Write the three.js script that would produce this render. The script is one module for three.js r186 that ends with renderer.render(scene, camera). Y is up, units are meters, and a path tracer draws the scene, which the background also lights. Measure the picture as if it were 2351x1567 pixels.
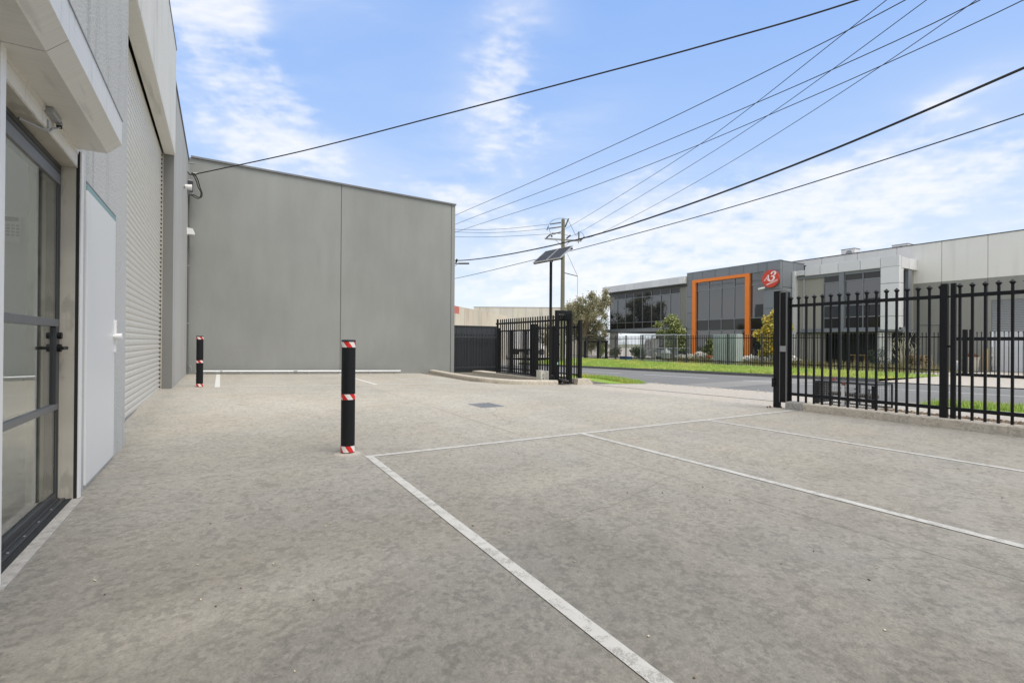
import * as THREE from 'three';
import { mergeGeometries } from 'three/addons/utils/BufferGeometryUtils.js';
import { RoundedBoxGeometry } from 'three/addons/geometries/RoundedBoxGeometry.js';

// ---------- camera, sky, sun, exposure ----------
const scene = new THREE.Scene();
const camera = new THREE.PerspectiveCamera(68.96, 1024 / 682, 0.05, 6000);
camera.position.set(0, 1.1, 0);
camera.rotation.set(0.186 * Math.PI / 180, -30.425 * Math.PI / 180, 0.421 * Math.PI / 180, 'YXZ');
scene.add(camera);
const renderer = new THREE.WebGLRenderer({ antialias: true });
renderer.toneMapping = THREE.LinearToneMapping;
renderer.toneMappingExposure = 1.27;
renderer.shadowMap.enabled = true;
renderer.shadowMap.type = THREE.PCFSoftShadowMap;
const SUN = new THREE.Vector3(0.14, 0.85, 0.40).normalize();
const sun = new THREE.DirectionalLight(new THREE.Color(1.0, 0.945, 0.86), 2.0);
sun.position.copy(SUN).multiplyScalar(120).add(new THREE.Vector3(12, 0, -16));
sun.target.position.set(12, 0, -16);
sun.castShadow = true; sun.shadow.radius = 60; sun.shadow.mapSize.set(4096, 4096);
Object.assign(sun.shadow.camera, { left: -50, right: 50, top: 50, bottom: -50, near: 1, far: 260 });
scene.add(sun, sun.target);

// ---------- random numbers and noise ----------
function rng(seed) { let a = seed >>> 0; return () => { a = (a + 0x6d2b79f5) | 0; let t = Math.imul(a ^ (a >>> 15), 1 | a); t = (t + Math.imul(t ^ (t >>> 7), 61 | t)) ^ t; return ((t ^ (t >>> 14)) >>> 0) / 4294967296; }; }
const R = rng(20240611);
const NT = new Float32Array(65536); { const r = rng(77); for (let i = 0; i < 65536; i++) NT[i] = r(); }
const sm = (t) => t * t * (3 - 2 * t), clamp = (x, a = 0, b = 1) => Math.min(b, Math.max(a, x)), mix = (a, b, t) => a + (b - a) * t;
const step = (a, b, x) => sm(clamp((x - a) / (b - a)));
// value noise with a period of px by py cells
function vn(x, y, px = 256, py = 256, seed = 0) {
  let xi = Math.floor(x), yi = Math.floor(y); const fx = sm(x - xi), fy = sm(y - yi);
  const x0 = ((xi % px) + px) % px, x1 = (x0 + 1) % px, y0 = ((yi % py) + py) % py, y1 = (y0 + 1) % py, s = seed * 7919;
  const h = (a, b) => NT[(a * 197 + b * 3571 + s + ((a * b) << 3)) & 65535];
  const a = h(x0, y0), b = h(x1, y0), c = h(x0, y1), d = h(x1, y1);
  return (a + (b - a) * fx) + ((c + (d - c) * fx) - (a + (b - a) * fx)) * fy;
}
function fbm(x, y, oct, px = 256, py = 256, seed = 0, gain = 0.5) { let s = 0, a = 1, n = 0; for (let o = 0; o < oct; o++) { s += a * vn(x, y, px, py, seed + o); n += a; a *= gain; x *= 2; y *= 2; px *= 2; py *= 2; } return s / n; }

// ---------- sky ----------
{
  const W = 3072, H = 1536, data = new Float32Array(W * H * 4), D = Math.PI / 180;
  // banks and wisps of cloud seen in the photograph: azimuth, elevation, half length, half width (degrees), tilt, strength
  const banks = [[-2.5, 31, 6.5, 3.2, 115, 1.35], [2.5, 24.5, 9, 3.8, 122, 0.85], [8, 19, 8, 4.5, 125, 0.75], [-1, 20, 7, 3, 140, .55], [30, 30, 6.5, 4, 75, 0.85], [27.5, 25, 6, 3.8, 70, 0.65], [34, 22, 7, 3, 20, 0.45], [8, 33, 7, 2, 15, 0.3],
    [25, 15.4, 7, 2.2, 165, 0.85], [41, 11.5, 14, 4, 12, 1.0], [58, 12.5, 14, 3.4, 14, 1.0], [70, 14, 9, 2.0, 8, 0.75], [71.8, 20.4, 4.0, 1.5, 14, 0.85], [63, 15.8, 6, 1.3, 15, 0.5], [52, 8, 26, 6, 4, 1.1], [45, 18, 3, 1, 10, .4]];
  for (let j = 0; j < H; j++) {
    const el = ((j + 0.5) / H - 0.5) * Math.PI, sy = Math.sin(el), cy = Math.cos(el), ed = el / D;
    for (let i = 0; i < W; i++) {
      const o = (j * W + i) * 4;
      const e = Math.max(0, ed), k = 1 - Math.exp(-e / 17), k2 = step(20, 75, e);
      let r = mix(0.62, 0.190, k), g = mix(0.76, 0.355, k), b = mix(0.88, 0.74, k);
      r = mix(r, 0.16, k2); g = mix(g, 0.30, k2); b = mix(b, 0.64, k2);
      if (ed > -1) {
        const az = ((i + 0.5) / W - 0.5) * 2 * Math.PI, dx = Math.cos(az) * cy, dz = Math.sin(az) * cy;
        const azd = Math.atan2(dx, -dz) / D;
        let m = 0;
        for (const c of banks) {
          let da = azd - c[0]; da -= 360 * Math.round(da / 360); if (Math.abs(da) > 62) continue;
          da *= Math.cos(c[1] * D); const de = ed - c[1], ct = Math.cos(c[4] * D), st = Math.sin(c[4] * D);
          const u = (da * ct + de * st) / c[2], v = (-da * st + de * ct) / c[3], q = u * u + v * v;
          if (q < 6) m += c[5] * Math.exp(-q * 0.9);
        }
        const pl = 1 / (sy + 0.16), X = dx * pl, Z = dz * pl;
        const wx = fbm(X * 1.1 + 31, Z * 1.1 + 7, 3, 256, 256, 3) - 0.5, wz = fbm(X * 1.1 + 90, Z * 1.1 + 51, 3, 256, 256, 9) - 0.5;
        const a = X * 0.83 + Z * 0.55 + wx * 0.45, s = -X * 0.55 + Z * 0.83 + wz * 0.45;
        const f1 = fbm(a * 3.2 + 60, s * 5 + 40, 5, 256, 256, 21, 0.55), f2 = fbm(a * 16 + 13 + 6 * wz, s * 44 + 77, 5, 256, 256, 33, 0.66), f3 = fbm(azd * 0.55 + 200 + 5 * wx, ed * 1.3 + 50, 5, 256, 256, 45, 0.6), big = fbm(X * 0.8 + 11, Z * 0.8 + 5, 4, 256, 256, 41);
        const tx = mix(0.72 * f1 + 0.28 * f2, f3, clamp(1.25 - ed / 30));
        const t0 = 0.70 - 0.40 * Math.min(m, 1.2);
        let c = 1.0 * Math.pow(step(t0 - 0.08, t0 + 0.52, tx), 1.25) * (0.68 + 0.55 * step(0.25, 0.75, f2)) * clamp(0.15 + m * 1.05) + 0.30 * clamp(m) * step(0.28, 0.7, f1);
        const away = clamp(Math.max(step(62, 88, Math.abs(azd - 30 - 360 * Math.round((azd - 30) / 360))), step(36, 52, ed))); // thin cloud added over the unseen sky: veils the sun, lifts shaded walls
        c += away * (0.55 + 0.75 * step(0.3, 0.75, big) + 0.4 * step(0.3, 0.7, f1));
        c += 0.05 * step(0.45, 0.75, big) * step(0.40, 0.75, f1);
        c += 1.0 * Math.exp(-e / 6.5);
        c = 1 - Math.exp(-1.15 * Math.max(0, c));
        r = mix(r, 0.815, c); g = mix(g, 0.815, c); b = mix(b, 0.815, c);
      }
      data[o] = r; data[o + 1] = g; data[o + 2] = b; data[o + 3] = 1;
    }
  }
  const sky = new THREE.DataTexture(data, W, H, THREE.RGBAFormat, THREE.FloatType);
  sky.mapping = THREE.EquirectangularReflectionMapping; sky.magFilter = THREE.LinearFilter; sky.colorSpace = THREE.LinearSRGBColorSpace; sky.needsUpdate = true;
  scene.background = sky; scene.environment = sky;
}

// ---------- textures and materials ----------
const toS = (v) => (v <= 0.0031308 ? v * 12.92 : 1.055 * Math.pow(v, 1 / 2.4) - 0.055) * 255;
function tex(size, fn, repeat = 1, srgb = true, h = size) {
  const d = new Uint8Array(size * h * 4);
  for (let j = 0; j < h; j++) for (let i = 0; i < size; i++) {
    const c = fn(i / size, j / h), o = (j * size + i) * 4;
    if (srgb) { d[o] = clamp(toS(c[0]), 0, 255); d[o + 1] = clamp(toS(c[1]), 0, 255); d[o + 2] = clamp(toS(c[2]), 0, 255); } else { d[o] = d[o + 1] = d[o + 2] = clamp(c * 255, 0, 255); }
    d[o + 3] = 255;
  }
  const t = new THREE.DataTexture(d, size, h); t.wrapS = t.wrapT = THREE.RepeatWrapping; t.magFilter = THREE.LinearFilter; t.minFilter = THREE.LinearFilter;
  if (srgb) t.colorSpace = THREE.SRGBColorSpace;
  t.repeat.set(repeat, repeat); t.needsUpdate = true; return t;
}
const lin = (r, g, b) => new THREE.Color().setRGB(r, g, b);
const mat = (c, rough = 0.7, o = {}) => new THREE.MeshStandardMaterial({ color: Array.isArray(c) ? lin(...c) : c, roughness: rough, ...o });
const tint = (a, v) => [a[0] * v, a[1] * v, a[2] * v];

// weathered yard concrete: 5 m tile, fine grain, blotches of lichen and dark specks; multiplied by the slab's vertex colours
const concTex = tex(2048, (u, v) => {
  const bl = fbm(u * 70, v * 70, 3, 70, 70, 1), bl2 = fbm(u * 210, v * 210, 3, 210, 210, 5), gr = vn(u * 1000, v * 1000, 1000, 1000, 8), g2 = vn(u * 520, v * 520, 520, 520, 12), sp = vn(u * 560, v * 560, 560, 560, 15), pit = fbm(u * 90, v * 90, 2, 90, 90, 44);
  let k = 1.02 - 0.055 * step(0.42, 0.66, bl) - 0.17 * step(0.46, 0.62, bl2) * step(0.35, 0.6, pit) + 0.10 * step(0.54, 0.74, 1 - bl2);
  k *= 0.83 + 0.19 * gr + 0.17 * g2; if (sp > 0.955) k *= 0.66; if (sp < 0.03) k *= 1.2;
  const w = (fbm(u * 9, v * 9, 3, 9, 9, 19) - 0.5) * 0.4;
  return [0.62 * k * (1 + 0.12 * w), 0.62 * k, 0.62 * k * (1 - 0.16 * w)];
}, 1 / 5);
const concBump = tex(1024, (u, v) => 0.55 * fbm(u * 120, v * 120, 3, 120, 120, 2) + 0.45 * vn(u * 500, v * 500, 500, 500, 4), 1 / 2.5, false);
// textured paint coat on precast walls
const renderBump = tex(1024, (u, v) => { const a = fbm(u * 95, v * 95, 3, 95, 95, 6); return 0.2 + 0.8 * step(0.35, 0.72, a); }, 1 / 1.4, false);
const renderTex = tex(1024, (u, v) => {
  const s1 = fbm(u * 46, v * 2.0 * 2, 4, 46, 4, 3), s2 = fbm(u * 9, v * 3, 3, 9, 3, 14), f = vn(u * 300, v * 300, 300, 300, 7);
  const k = 0.98 - 0.24 * step(0.52, 0.85, s1) * step(0.35, 0.75, s2) - 0.09 * (s2 - 0.5) + 0.09 * (f - 0.5);
  return [0.80 * k, 0.80 * k, 0.79 * k];
}, 1 / 4);
const wallTex = tex(1024, (u, v) => {
  const s1 = fbm(u * 30, v * 6, 4, 30, 6, 23), s2 = fbm(u * 4, v * 4, 4, 4, 4, 27), f = vn(u * 420, v * 260, 420, 260, 29);
  const k = 0.95 + 0.10 * (s1 - 0.5) + 0.20 * (s2 - 0.5) + 0.035 * (f - 0.5);
  return [0.80 * k, 0.80 * k, 0.795 * k];
}, 1 / 6);
const wallBump = tex(512, (u, v) => fbm(u * 40, v * 80, 3, 40, 80, 31), 1 / 0.6, false);
const dirtTex = tex(512, (u, v) => { const k = 0.9 + 0.2 * (fbm(u * 8, v * 8, 4, 8, 8, 51) - 0.5) - 0.22 * step(0.55, 0.8, fbm(u * 24, v * 10, 3, 24, 10, 54)); return [0.86 * k, 0.85 * k, 0.815 * k]; }, 1 / 1.2);
const asphTex = tex(1024, (u, v) => { const k = 0.82 + 0.34 * vn(u * 420, v * 420, 420, 420, 61) + 0.22 * (fbm(u * 6, v * 6, 4, 6, 6, 63) - 0.5); return [0.60 * k, 0.605 * k, 0.61 * k]; }, 1 / 8);
const grassTex = tex(1024, (u, v) => { const a = fbm(u * 14, v * 14, 4, 14, 14, 71), f = vn(u * 330, v * 330, 330, 330, 74), d = step(0.55, 0.8, fbm(u * 7, v * 7, 3, 7, 7, 78)); const k = 0.62 + 0.5 * a + 0.35 * f; return [mix(0.55, 0.74, d) * k, mix(0.72, 0.72, d) * k, mix(0.26, 0.40, d) * k]; }, 1 / 4);
const paintTex = tex(1024, (u, v) => { const w = fbm(u * 26, v * 26, 4, 26, 26, 81), f = vn(u * 260, v * 260, 260, 260, 84), big = fbm(u * 3, v * 3, 3, 3, 3, 88); const k = 0.85 * step(0.53, 0.76, 0.5 * w + 0.32 * f + 0.36 * (big - 0.2)); const g = 0.92 + 0.12 * (f - 0.5); return [mix(0.66, 0.36, k) * g, mix(0.655, 0.345, k) * g, mix(0.63, 0.32, k) * g]; }, 1 / 1.0);
const brushTex = tex(512, (u, v) => { const k = 0.95 + 0.09 * (vn(u * 8, v * 200, 8, 200, 91) - 0.5) - 0.14 * step(0.6, 0.85, fbm(u * 40, v * 3, 3, 40, 3, 93)); return [0.86 * k, 0.855 * k, 0.84 * k]; }, 1 / 1);
const barkTex = tex(512, (u, v) => { const k = 0.7 + 0.6 * fbm(u * 30, v * 4, 4, 30, 4, 95); return [0.55 * k, 0.55 * k, 0.47 * k]; }, 1);
const paleTex = tex(512, (u, v) => { const k = 0.96 + 0.07 * (fbm(u * 5, v * 2, 4, 5, 2, 197) - 0.5) - 0.07 * step(0.55, 0.85, fbm(u * 30, v * 2, 3, 30, 2, 199)); return [0.97 * k, 0.965 * k, 0.94 * k]; }, 1 / 10);
const precastTex = tex(512, (u, v) => { const k = 0.9 + 0.3 * (fbm(u * 5, v * 2, 4, 5, 2, 97) - 0.5) - 0.2 * step(0.55, 0.8, fbm(u * 24, v * 2, 3, 24, 2, 99)); return [0.86 * k, 0.84 * k, 0.79 * k]; }, 1 / 10);

const M = {
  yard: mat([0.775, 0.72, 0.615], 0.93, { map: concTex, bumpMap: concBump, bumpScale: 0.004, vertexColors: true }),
  path: mat([0.80, 0.73, 0.63], 0.93, { map: concTex, bumpMap: concBump, bumpScale: 0.003 }),
  kerb: mat([0.98, 0.88, 0.73], 0.92, { map: concTex, bumpMap: concBump, bumpScale: 0.004 }),
  kerbEnd: mat([0.74, 0.72, 0.67], 0.95, { map: concTex, bumpMap: concBump, bumpScale: 0.02 }),
  asphalt: mat([0.335, 0.328, 0.315], 0.92, { map: asphTex, bumpMap: concBump, bumpScale: 0.003 }),
  oldAsphalt: mat([0.44, 0.425, 0.40], 0.92, { map: asphTex }),
  grass: mat([0.44, 0.52, 0.19], 0.95, { map: grassTex }),
  blade: mat([0.47, 0.54, 0.14], 0.9, { side: THREE.DoubleSide }),
  earth: mat([0.30, 0.27, 0.22], 0.97, { map: concTex }),
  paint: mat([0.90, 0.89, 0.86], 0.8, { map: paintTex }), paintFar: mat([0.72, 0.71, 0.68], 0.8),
  roadPaint: mat([0.62, 0.62, 0.6], 0.8),
  render: mat([0.71, 0.705, 0.68], 0.92, { map: renderTex, bumpMap: renderBump, bumpScale: 0.0025 }),
  headRender: mat([0.98, 0.96, 0.91], 0.9, { map: renderTex, bumpMap: wallBump, bumpScale: 0.001 }),
  wallFar: mat([0.66, 0.65, 0.62], 0.9, { map: renderTex, bumpMap: wallBump, bumpScale: 0.0015 }),
  grey: mat([0.405, 0.414, 0.394], 0.9, { map: wallTex, bumpMap: wallBump, bumpScale: 0.0012 }),
  seal: mat([0.17, 0.17, 0.165], 0.8),
  flashing: mat([0.20, 0.205, 0.21], 0.5, { metalness: 0.3 }),
  cream: mat([0.90, 0.875, 0.82], 0.42, { map: brushTex }),
  creamDirty: mat([0.70, 0.66, 0.58], 0.6, { map: dirtTex }),
  white: mat([0.86, 0.85, 0.83], 0.42),
  doorWhite: mat([0.80, 0.80, 0.785], 0.40),
  teal: mat([0.24, 0.38, 0.385], 0.5),
  slat: mat([0.90, 0.875, 0.815], 0.42, { map: brushTex }),
  alu: mat([0.055, 0.056, 0.058], 0.42, { metalness: 0.2 }),
  aluLight: mat([0.17, 0.172, 0.178], 0.4, { metalness: 0.3 }),
  black: new THREE.MeshPhysicalMaterial({ color: lin(0.010, 0.010, 0.011), roughness: 0.4, specularIntensity: 0.5 }),
  blackSatin: new THREE.MeshPhysicalMaterial({ color: lin(0.0125, 0.0135, 0.0155), roughness: 0.5, specularIntensity: 0.45 }),
  blackDull: mat([0.02, 0.02, 0.02], 0.8),
  charcoal: mat([0.045, 0.05, 0.055], 0.55),
  galv: mat([0.52, 0.53, 0.54], 0.42, { metalness: 0.55 }),
  galvDull: mat([0.36, 0.365, 0.37], 0.55, { metalness: 0.4 }),
  steelGrate: mat([0.30, 0.305, 0.31], 0.55, { metalness: 0.5 }),
  rust: mat([0.25, 0.10, 0.06], 0.85),
  wire: mat([0.022, 0.021, 0.021], 0.6),
  glassDoor: new THREE.MeshPhysicalMaterial({ color: lin(0.93, 0.96, 0.945), roughness: 0.01, transmission: 1, thickness: 0, ior: 2.1, specularIntensity: 1 }),
  timber: mat([0.38, 0.36, 0.275], 0.9, { map: barkTex }),
};

// ---------- naming and building helpers ----------
const used = {};
const numbered = (n) => { const k = used[n] = (used[n] ?? -1) + 1; return k ? n + '_' + String(k).padStart(3, '0') : n; };
function tag(o, label, category, group, kind) { if (label) o.userData.label = label; if (category) o.userData.category = category; if (group) o.userData.group = group; if (kind) o.userData.kind = kind; return o; }
function thing(name, label, category, p = [0, 0, 0], turn = 0, group) { const o = new THREE.Group(); o.name = numbered(name); o.position.set(...p); o.rotation.y = turn; scene.add(o); return tag(o, label, category, group); }
function part(name, geo, m, parent, kind) { const o = new THREE.Mesh(Array.isArray(geo) ? merge(geo) : geo, m); o.name = name; o.castShadow = o.receiveShadow = true; if (kind) o.userData.kind = kind; parent.add(o); return o; }
function sub(name, parent, p = [0, 0, 0]) { const o = new THREE.Group(); o.name = name; o.position.set(...p); parent.add(o); return o; }
function struct(name, geo, m) { const o = new THREE.Mesh(Array.isArray(geo) ? merge(geo) : geo, m); o.name = numbered(name); o.castShadow = o.receiveShadow = true; o.userData.kind = 'structure'; scene.add(o); return o; }
function merge(list) { return list.length === 1 ? list[0] : mergeGeometries(list.map((g) => { const n = g.index ? g.toNonIndexed() : g; for (const k of Object.keys(n.attributes)) if (!['position', 'normal', 'uv'].includes(k)) n.deleteAttribute(k); return n; })); }
// a box from x0..x1, y0..y1, z0..z1 with uv in metres
function bx(x0, x1, y0, y1, z0, z1) {
  const g = new THREE.BoxGeometry(x1 - x0, y1 - y0, z1 - z0); g.translate((x0 + x1) / 2, (y0 + y1) / 2, (z0 + z1) / 2); return metres(g);
}
function metres(g) {
  const p = g.attributes.position, n = g.attributes.normal, uv = g.attributes.uv;
  for (let i = 0; i < p.count; i++) { const ax = Math.abs(n.getX(i)), ay = Math.abs(n.getY(i)), az = Math.abs(n.getZ(i)); if (ax >= ay && ax >= az) uv.setXY(i, p.getZ(i), p.getY(i)); else if (ay >= az) uv.setXY(i, p.getX(i), p.getZ(i)); else uv.setXY(i, p.getX(i), p.getY(i)); }
  return g;
}
function rbx(x0, x1, y0, y1, z0, z1, r = 0.006, s = 1) { const g = new RoundedBoxGeometry(x1 - x0, y1 - y0, z1 - z0, s, r); g.translate((x0 + x1) / 2, (y0 + y1) / 2, (z0 + z1) / 2); return metres(g); }
function cyl(r0, r1, h, p, seg = 16, axis = 'y') { const g = new THREE.CylinderGeometry(r1, r0, h, seg); if (axis === 'x') g.rotateZ(Math.PI / 2); if (axis === 'z') g.rotateX(Math.PI / 2); g.translate(...p); return g; }
function tube(pts, r, seg = 8, n = 0) { const c = new THREE.CatmullRomCurve3(pts.map((p) => new THREE.Vector3(...p))); return new THREE.TubeGeometry(c, n || Math.max(2, pts.length * 5), r, seg, false); }
function rod(a, b, r, seg = 8) { const A = new THREE.Vector3(...a), B = new THREE.Vector3(...b), L = A.distanceTo(B), g = new THREE.CylinderGeometry(r, r, L, seg); g.applyQuaternion(new THREE.Quaternion().setFromUnitVectors(new THREE.Vector3(0, 1, 0), B.clone().sub(A).normalize())); g.translate(...A.add(B).multiplyScalar(0.5).toArray()); return g; }
function bar(a, b, w, h) { const A = new THREE.Vector3(...a), B = new THREE.Vector3(...b), L = A.distanceTo(B), g = new THREE.BoxGeometry(w, h, L); const m = new THREE.Matrix4().lookAt(B, A, new THREE.Vector3(0, 1, 0)); g.applyMatrix4(m); g.translate(...A.add(B).multiplyScalar(0.5).toArray()); return g; }
// prism: polygon in the (a,b) plane pulled along the third axis from c0 to c1
function prism(pts, c0, c1, axis) {
  const s = new THREE.Shape(pts.map((p) => new THREE.Vector2(...p))), g = new THREE.ExtrudeGeometry(s, { depth: c1 - c0, bevelEnabled: false }); g.translate(0, 0, c0);
  if (axis === 'x') g.applyMatrix4(new THREE.Matrix4().set(0, 0, 1, 0, 0, 1, 0, 0, -1, 0, 0, 0, 0, 0, 0, 1)); // points are (-z, y)
  return metres(g);
}
// a ground sheet over a grid; f(x, z) gives its height; optional colour(x, z)
function sheet(x0, x1, z0, z1, cell, f, colour) {
  const nx = Math.max(1, Math.round((x1 - x0) / cell)), nz = Math.max(1, Math.round((z1 - z0) / cell)), g = new THREE.PlaneGeometry(1, 1, nx, nz), p = g.attributes.position, uv = g.attributes.uv, col = colour && new Float32Array(p.count * 3);
  for (let i = 0; i < p.count; i++) { const x = mix(x0, x1, p.getX(i) + 0.5), z = mix(z0, z1, 0.5 - p.getY(i)); p.setXYZ(i, x, f(x, z), z); uv.setXY(i, x, z); if (col) { const c = colour(x, z); col[i * 3] = c[0]; col[i * 3 + 1] = c[1]; col[i * 3 + 2] = c[2]; } }
  if (col) g.setAttribute('color', new THREE.BufferAttribute(col, 3));
  g.computeVertexNormals(); return g;
}
// ---------- levels of the ground (metres, y up; the street runs along z and falls away from the camera) ----------
const S = (z) => -0.05 + 0.016 * (z > 4 ? 4 : z < -30 ? -30 - 3 * Math.tanh((-30 - z) / 3) * 0.5 : z);          // crown of the road
const G = (x, z) => step(-5.5, -11.5, z) * (0.105 - 0.0205 * (Math.min(x, 8.6) + 0.86));           // yard
const FR = 8.42, RN = 12.4, RF = 20.0, FF = 25.45;                                      // yard edge, near and far road edge, far fence
const drive = (x, z) => mix(G(FR, z), S(z) + 0.02, clamp((x - FR) / (RN - FR)));
const strip = (x, z) => mix(drive(x, z) + 0.004, mix(G(FR, z) + 0.03, S(z) + 0.11, clamp((x - FR) / (RN - 0.12 - FR))), Math.max(step(-12.0, -13.5, z), step(-4.8, -3.8, z)));
const LOT = -0.12, verge = (x, z) => mix(S(z) + 0.12, LOT, step(RF + 0.12, FF - 0.4, x) * step(-44, -30, z) + 0 * x);
const lot = (x, z) => mix(LOT, -0.30, step(27, 37, x));

// yard slab with its stains and its darker and lighter zones
const yardColour = (x, z) => {
  const a = fbm(x * 0.32 + 5, z * 0.32 + 9, 5, 256, 256, 101), b = fbm(x * 1.1 + 40, z * 0.55 + 3, 5, 256, 256, 105), c = fbm(x * 3.1 + 7, z * 3.1, 4, 256, 256, 109), warm = fbm(x * 0.7 + 70, z * 0.7 + 30, 4, 256, 256, 113);
  let k = 0.88 + 0.16 * (a - 0.5) + 0.20 * (b - 0.5) + 0.13 * (c - 0.5);
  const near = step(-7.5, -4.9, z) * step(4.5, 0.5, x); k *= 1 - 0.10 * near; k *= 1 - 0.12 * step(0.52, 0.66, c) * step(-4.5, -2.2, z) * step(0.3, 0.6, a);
  for (const tx of [0.35, 1.75, 2.6, 4.3, 5.1]) k *= 1 - 0.045 * Math.exp(-Math.pow((x - tx - 0.12 * Math.sin(z * 0.7 + tx)) / 0.11, 2)) * step(0.35, 0.6, b);   // tyre tracks
  k *= 1 - 0.10 * step(-3.4, -1.8, z) * step(0.40, 0.62, b) * (1 - 0.5 * step(2, 5, x));        // mottled lichen close to the door
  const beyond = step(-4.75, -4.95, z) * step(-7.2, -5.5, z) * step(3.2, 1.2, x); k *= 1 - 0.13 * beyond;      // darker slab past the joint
  k *= mix(1, 0.83, step(-5.6, -4.2, z + 0.25 * (b - 0.5))) * mix(1, mix(0.80, 0.93, step(1.5, 5.5, x)), step(-4.4, -1.7, z + 1.8 * (b - 0.5))) * mix(1, 0.93, step(2.2, 0.4, x) * step(-4.5, -3, z));   // darker towards the door
  k *= 1 + 0.07 * step(-7.5, -9.5, z);
  k *= 1 - 0.16 * Math.exp(-Math.pow((x + 0.86) / 0.18, 2)) * (z < -6 ? 0.8 : 0.3);  // darker along the foot of the wall
  for (const s of [[0.15, -2.35, 0.5, 0.22], [0.6, -2.5, 0.6, 0.25], [-0.25, -2.3, 0.35, 0.25], [2.2, -3.3, 0.5, 0.2]]) k *= 1 + 0.16 * Math.exp(-(Math.pow((x - s[0]) / s[2], 2) + Math.pow((z - s[1]) / s[3], 2)));
  k *= 1 + 0.18 * Math.exp(-(Math.pow((x - 1.15) / 0.16, 2) + Math.pow((z + 4.95) / 0.12, 2)));
  const w = (warm - 0.5) * 0.06;
  return [k * (1.0 + w * 0.6), k, k * (1.0 - w)];
};
const yard = new THREE.Group(); yard.name = 'concrete_yard'; yard.userData.kind = 'structure'; scene.add(yard);
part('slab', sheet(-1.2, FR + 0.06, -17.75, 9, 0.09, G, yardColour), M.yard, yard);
// painted bay lines: laid over the slab, worn
function line(x0, x1, z0, z1, m = M.paint) { return part('painted_line', sheet(x0, x1, z0, z1, 0.3, (x, z) => G(x, z) + 0.004), m, yard); }
line(1.208, 1.278, -4.775, 6); line(1.205, 8.33, -4.845, -4.775); line(3.785, 3.855, -4.775, 6); line(6.09, 6.155, -4.775, 6);
line(-0.10, 0.0, -17.52, -12.65, M.paintFar); line(-0.10, 7.45, -12.65, -12.57, M.paintFar); line(3.39, 3.48, -17.3, -12.65, M.paintFar);
// saw cut joints and hairline cracks
const joints = [], seam = (x0, x1, z0, z1) => joints.push(sheet(x0, x1, z0, z1, 0.4, (x, z) => G(x, z) + 0.003));
seam(-0.82, 8.3, -4.696, -4.6925); seam(3.1, 3.105, -12.5, -5.2); seam(3.26, 3.2635, -4.7, 0.5); seam(-0.85, 8.2, -10.803, -10.797);
part('saw_cut_joint', joints, mat([0.24, 0.225, 0.20], 0.95), yard);
{
  const cr = [];
  const crack = (x, z, ang, len, seed) => { const r = rng(seed); let px = x, pz = z; for (let i = 0; i < len / 0.07; i++) { const wob = ang + (r() - 0.5) * 0.9; const nx = px + Math.cos(wob) * 0.07, nz = pz + Math.sin(wob) * 0.07; cr.push(bar([px, G(px, pz) + 0.0015, pz], [nx, G(nx, nz) + 0.0015, nz], 0.0018, 0.002)); px = nx; pz = nz; ang += (r() - 0.5) * 0.05; } };
  crack(1.62, -2.40, -0.22, 1.75, 12); crack(3.5, -6.4, -1.2, 1.2, 31);
  part('crack', cr, mat([0.27, 0.25, 0.22], 0.95), yard);
}
// driveway over the nature strip, footpath, planting strip, grass, road
struct('driveway', sheet(FR + 0.06, RN, -11.9, -4.9, 0.4, drive), M.path);
struct('driveway_joint', [sheet(9.66, 9.72, -11.8, -5.3, 0.5, (x, z) => drive(x, z) + 0.004)], mat([0.09, 0.085, 0.075], 0.95));
struct('mulch_bed', sheet(FR + 0.06, 9.6, -4.9, 9, 0.4, (x, z) => strip(x, z) + 0.02), M.earth);
struct('footpath', sheet(9.6, 11.35, -4.9, 12, 0.5, strip), M.path);
struct('grass_strip', sheet(11.35, RN - 0.12, -4.2, 12, 0.5, strip), M.grass);
struct('footpath', sheet(11.35, RN - 0.12, -4.9, -4.2, 0.4, strip), M.path);
struct('grass_strip', sheet(FR + 2.1, RN - 0.12, -15.2, -11.9, 0.4, (x, z) => strip(x, z) + 0.01), M.grass);
struct('footpath', sheet(FR + 2.1, RN - 0.12, -29, -15.2, 0.5, strip), M.path);
struct('gravel_strip', sheet(6.4, FR + 2.1, -18.2, -11.9, 0.4, (x, z) => Math.min(strip(Math.max(x, FR), z), G(x, z)) + 0.015), M.earth);
struct('driveway_kerb', [sheet(RN - 0.12, RN + 0.25, -12.2, -4.0, 0.5, (x, z) => S(z) + 0.02 + 0.004), ], M.path);
function kerbRun(x0, x1, z0, z1, f, m = M.kerb) { const g = []; const n = Math.ceil((z1 - z0) / 3); for (let i = 0; i < n; i++) { const a = mix(z0, z1, i / n), b = mix(z0, z1, (i + 1) / n), c = new THREE.BoxGeometry(x1 - x0, 0.24, b - a); const p = c.attributes.position; for (let k = 0; k < p.count; k++) { const z = p.getZ(k) + (a + b) / 2; p.setXYZ(k, p.getX(k) + (x0 + x1) / 2, p.getY(k) > 0 ? f(z) : f(z) - 0.3, z); } c.computeVertexNormals(); g.push(metres(c)); } return g; }
struct('road', sheet(RN, RF, -31.5, 60, 1, (x, z) => S(z) + 0.03 * Math.sin(Math.PI * (x - RN) / (RF - RN))), M.asphalt);
struct('road_patch', sheet(RN + 0.3, RF - 0.4, -11.2, -9.6, 0.5, (x, z) => S(z) + 0.03 * Math.sin(Math.PI * (x - RN) / (RF - RN)) + 0.004), M.oldAsphalt);
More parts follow.
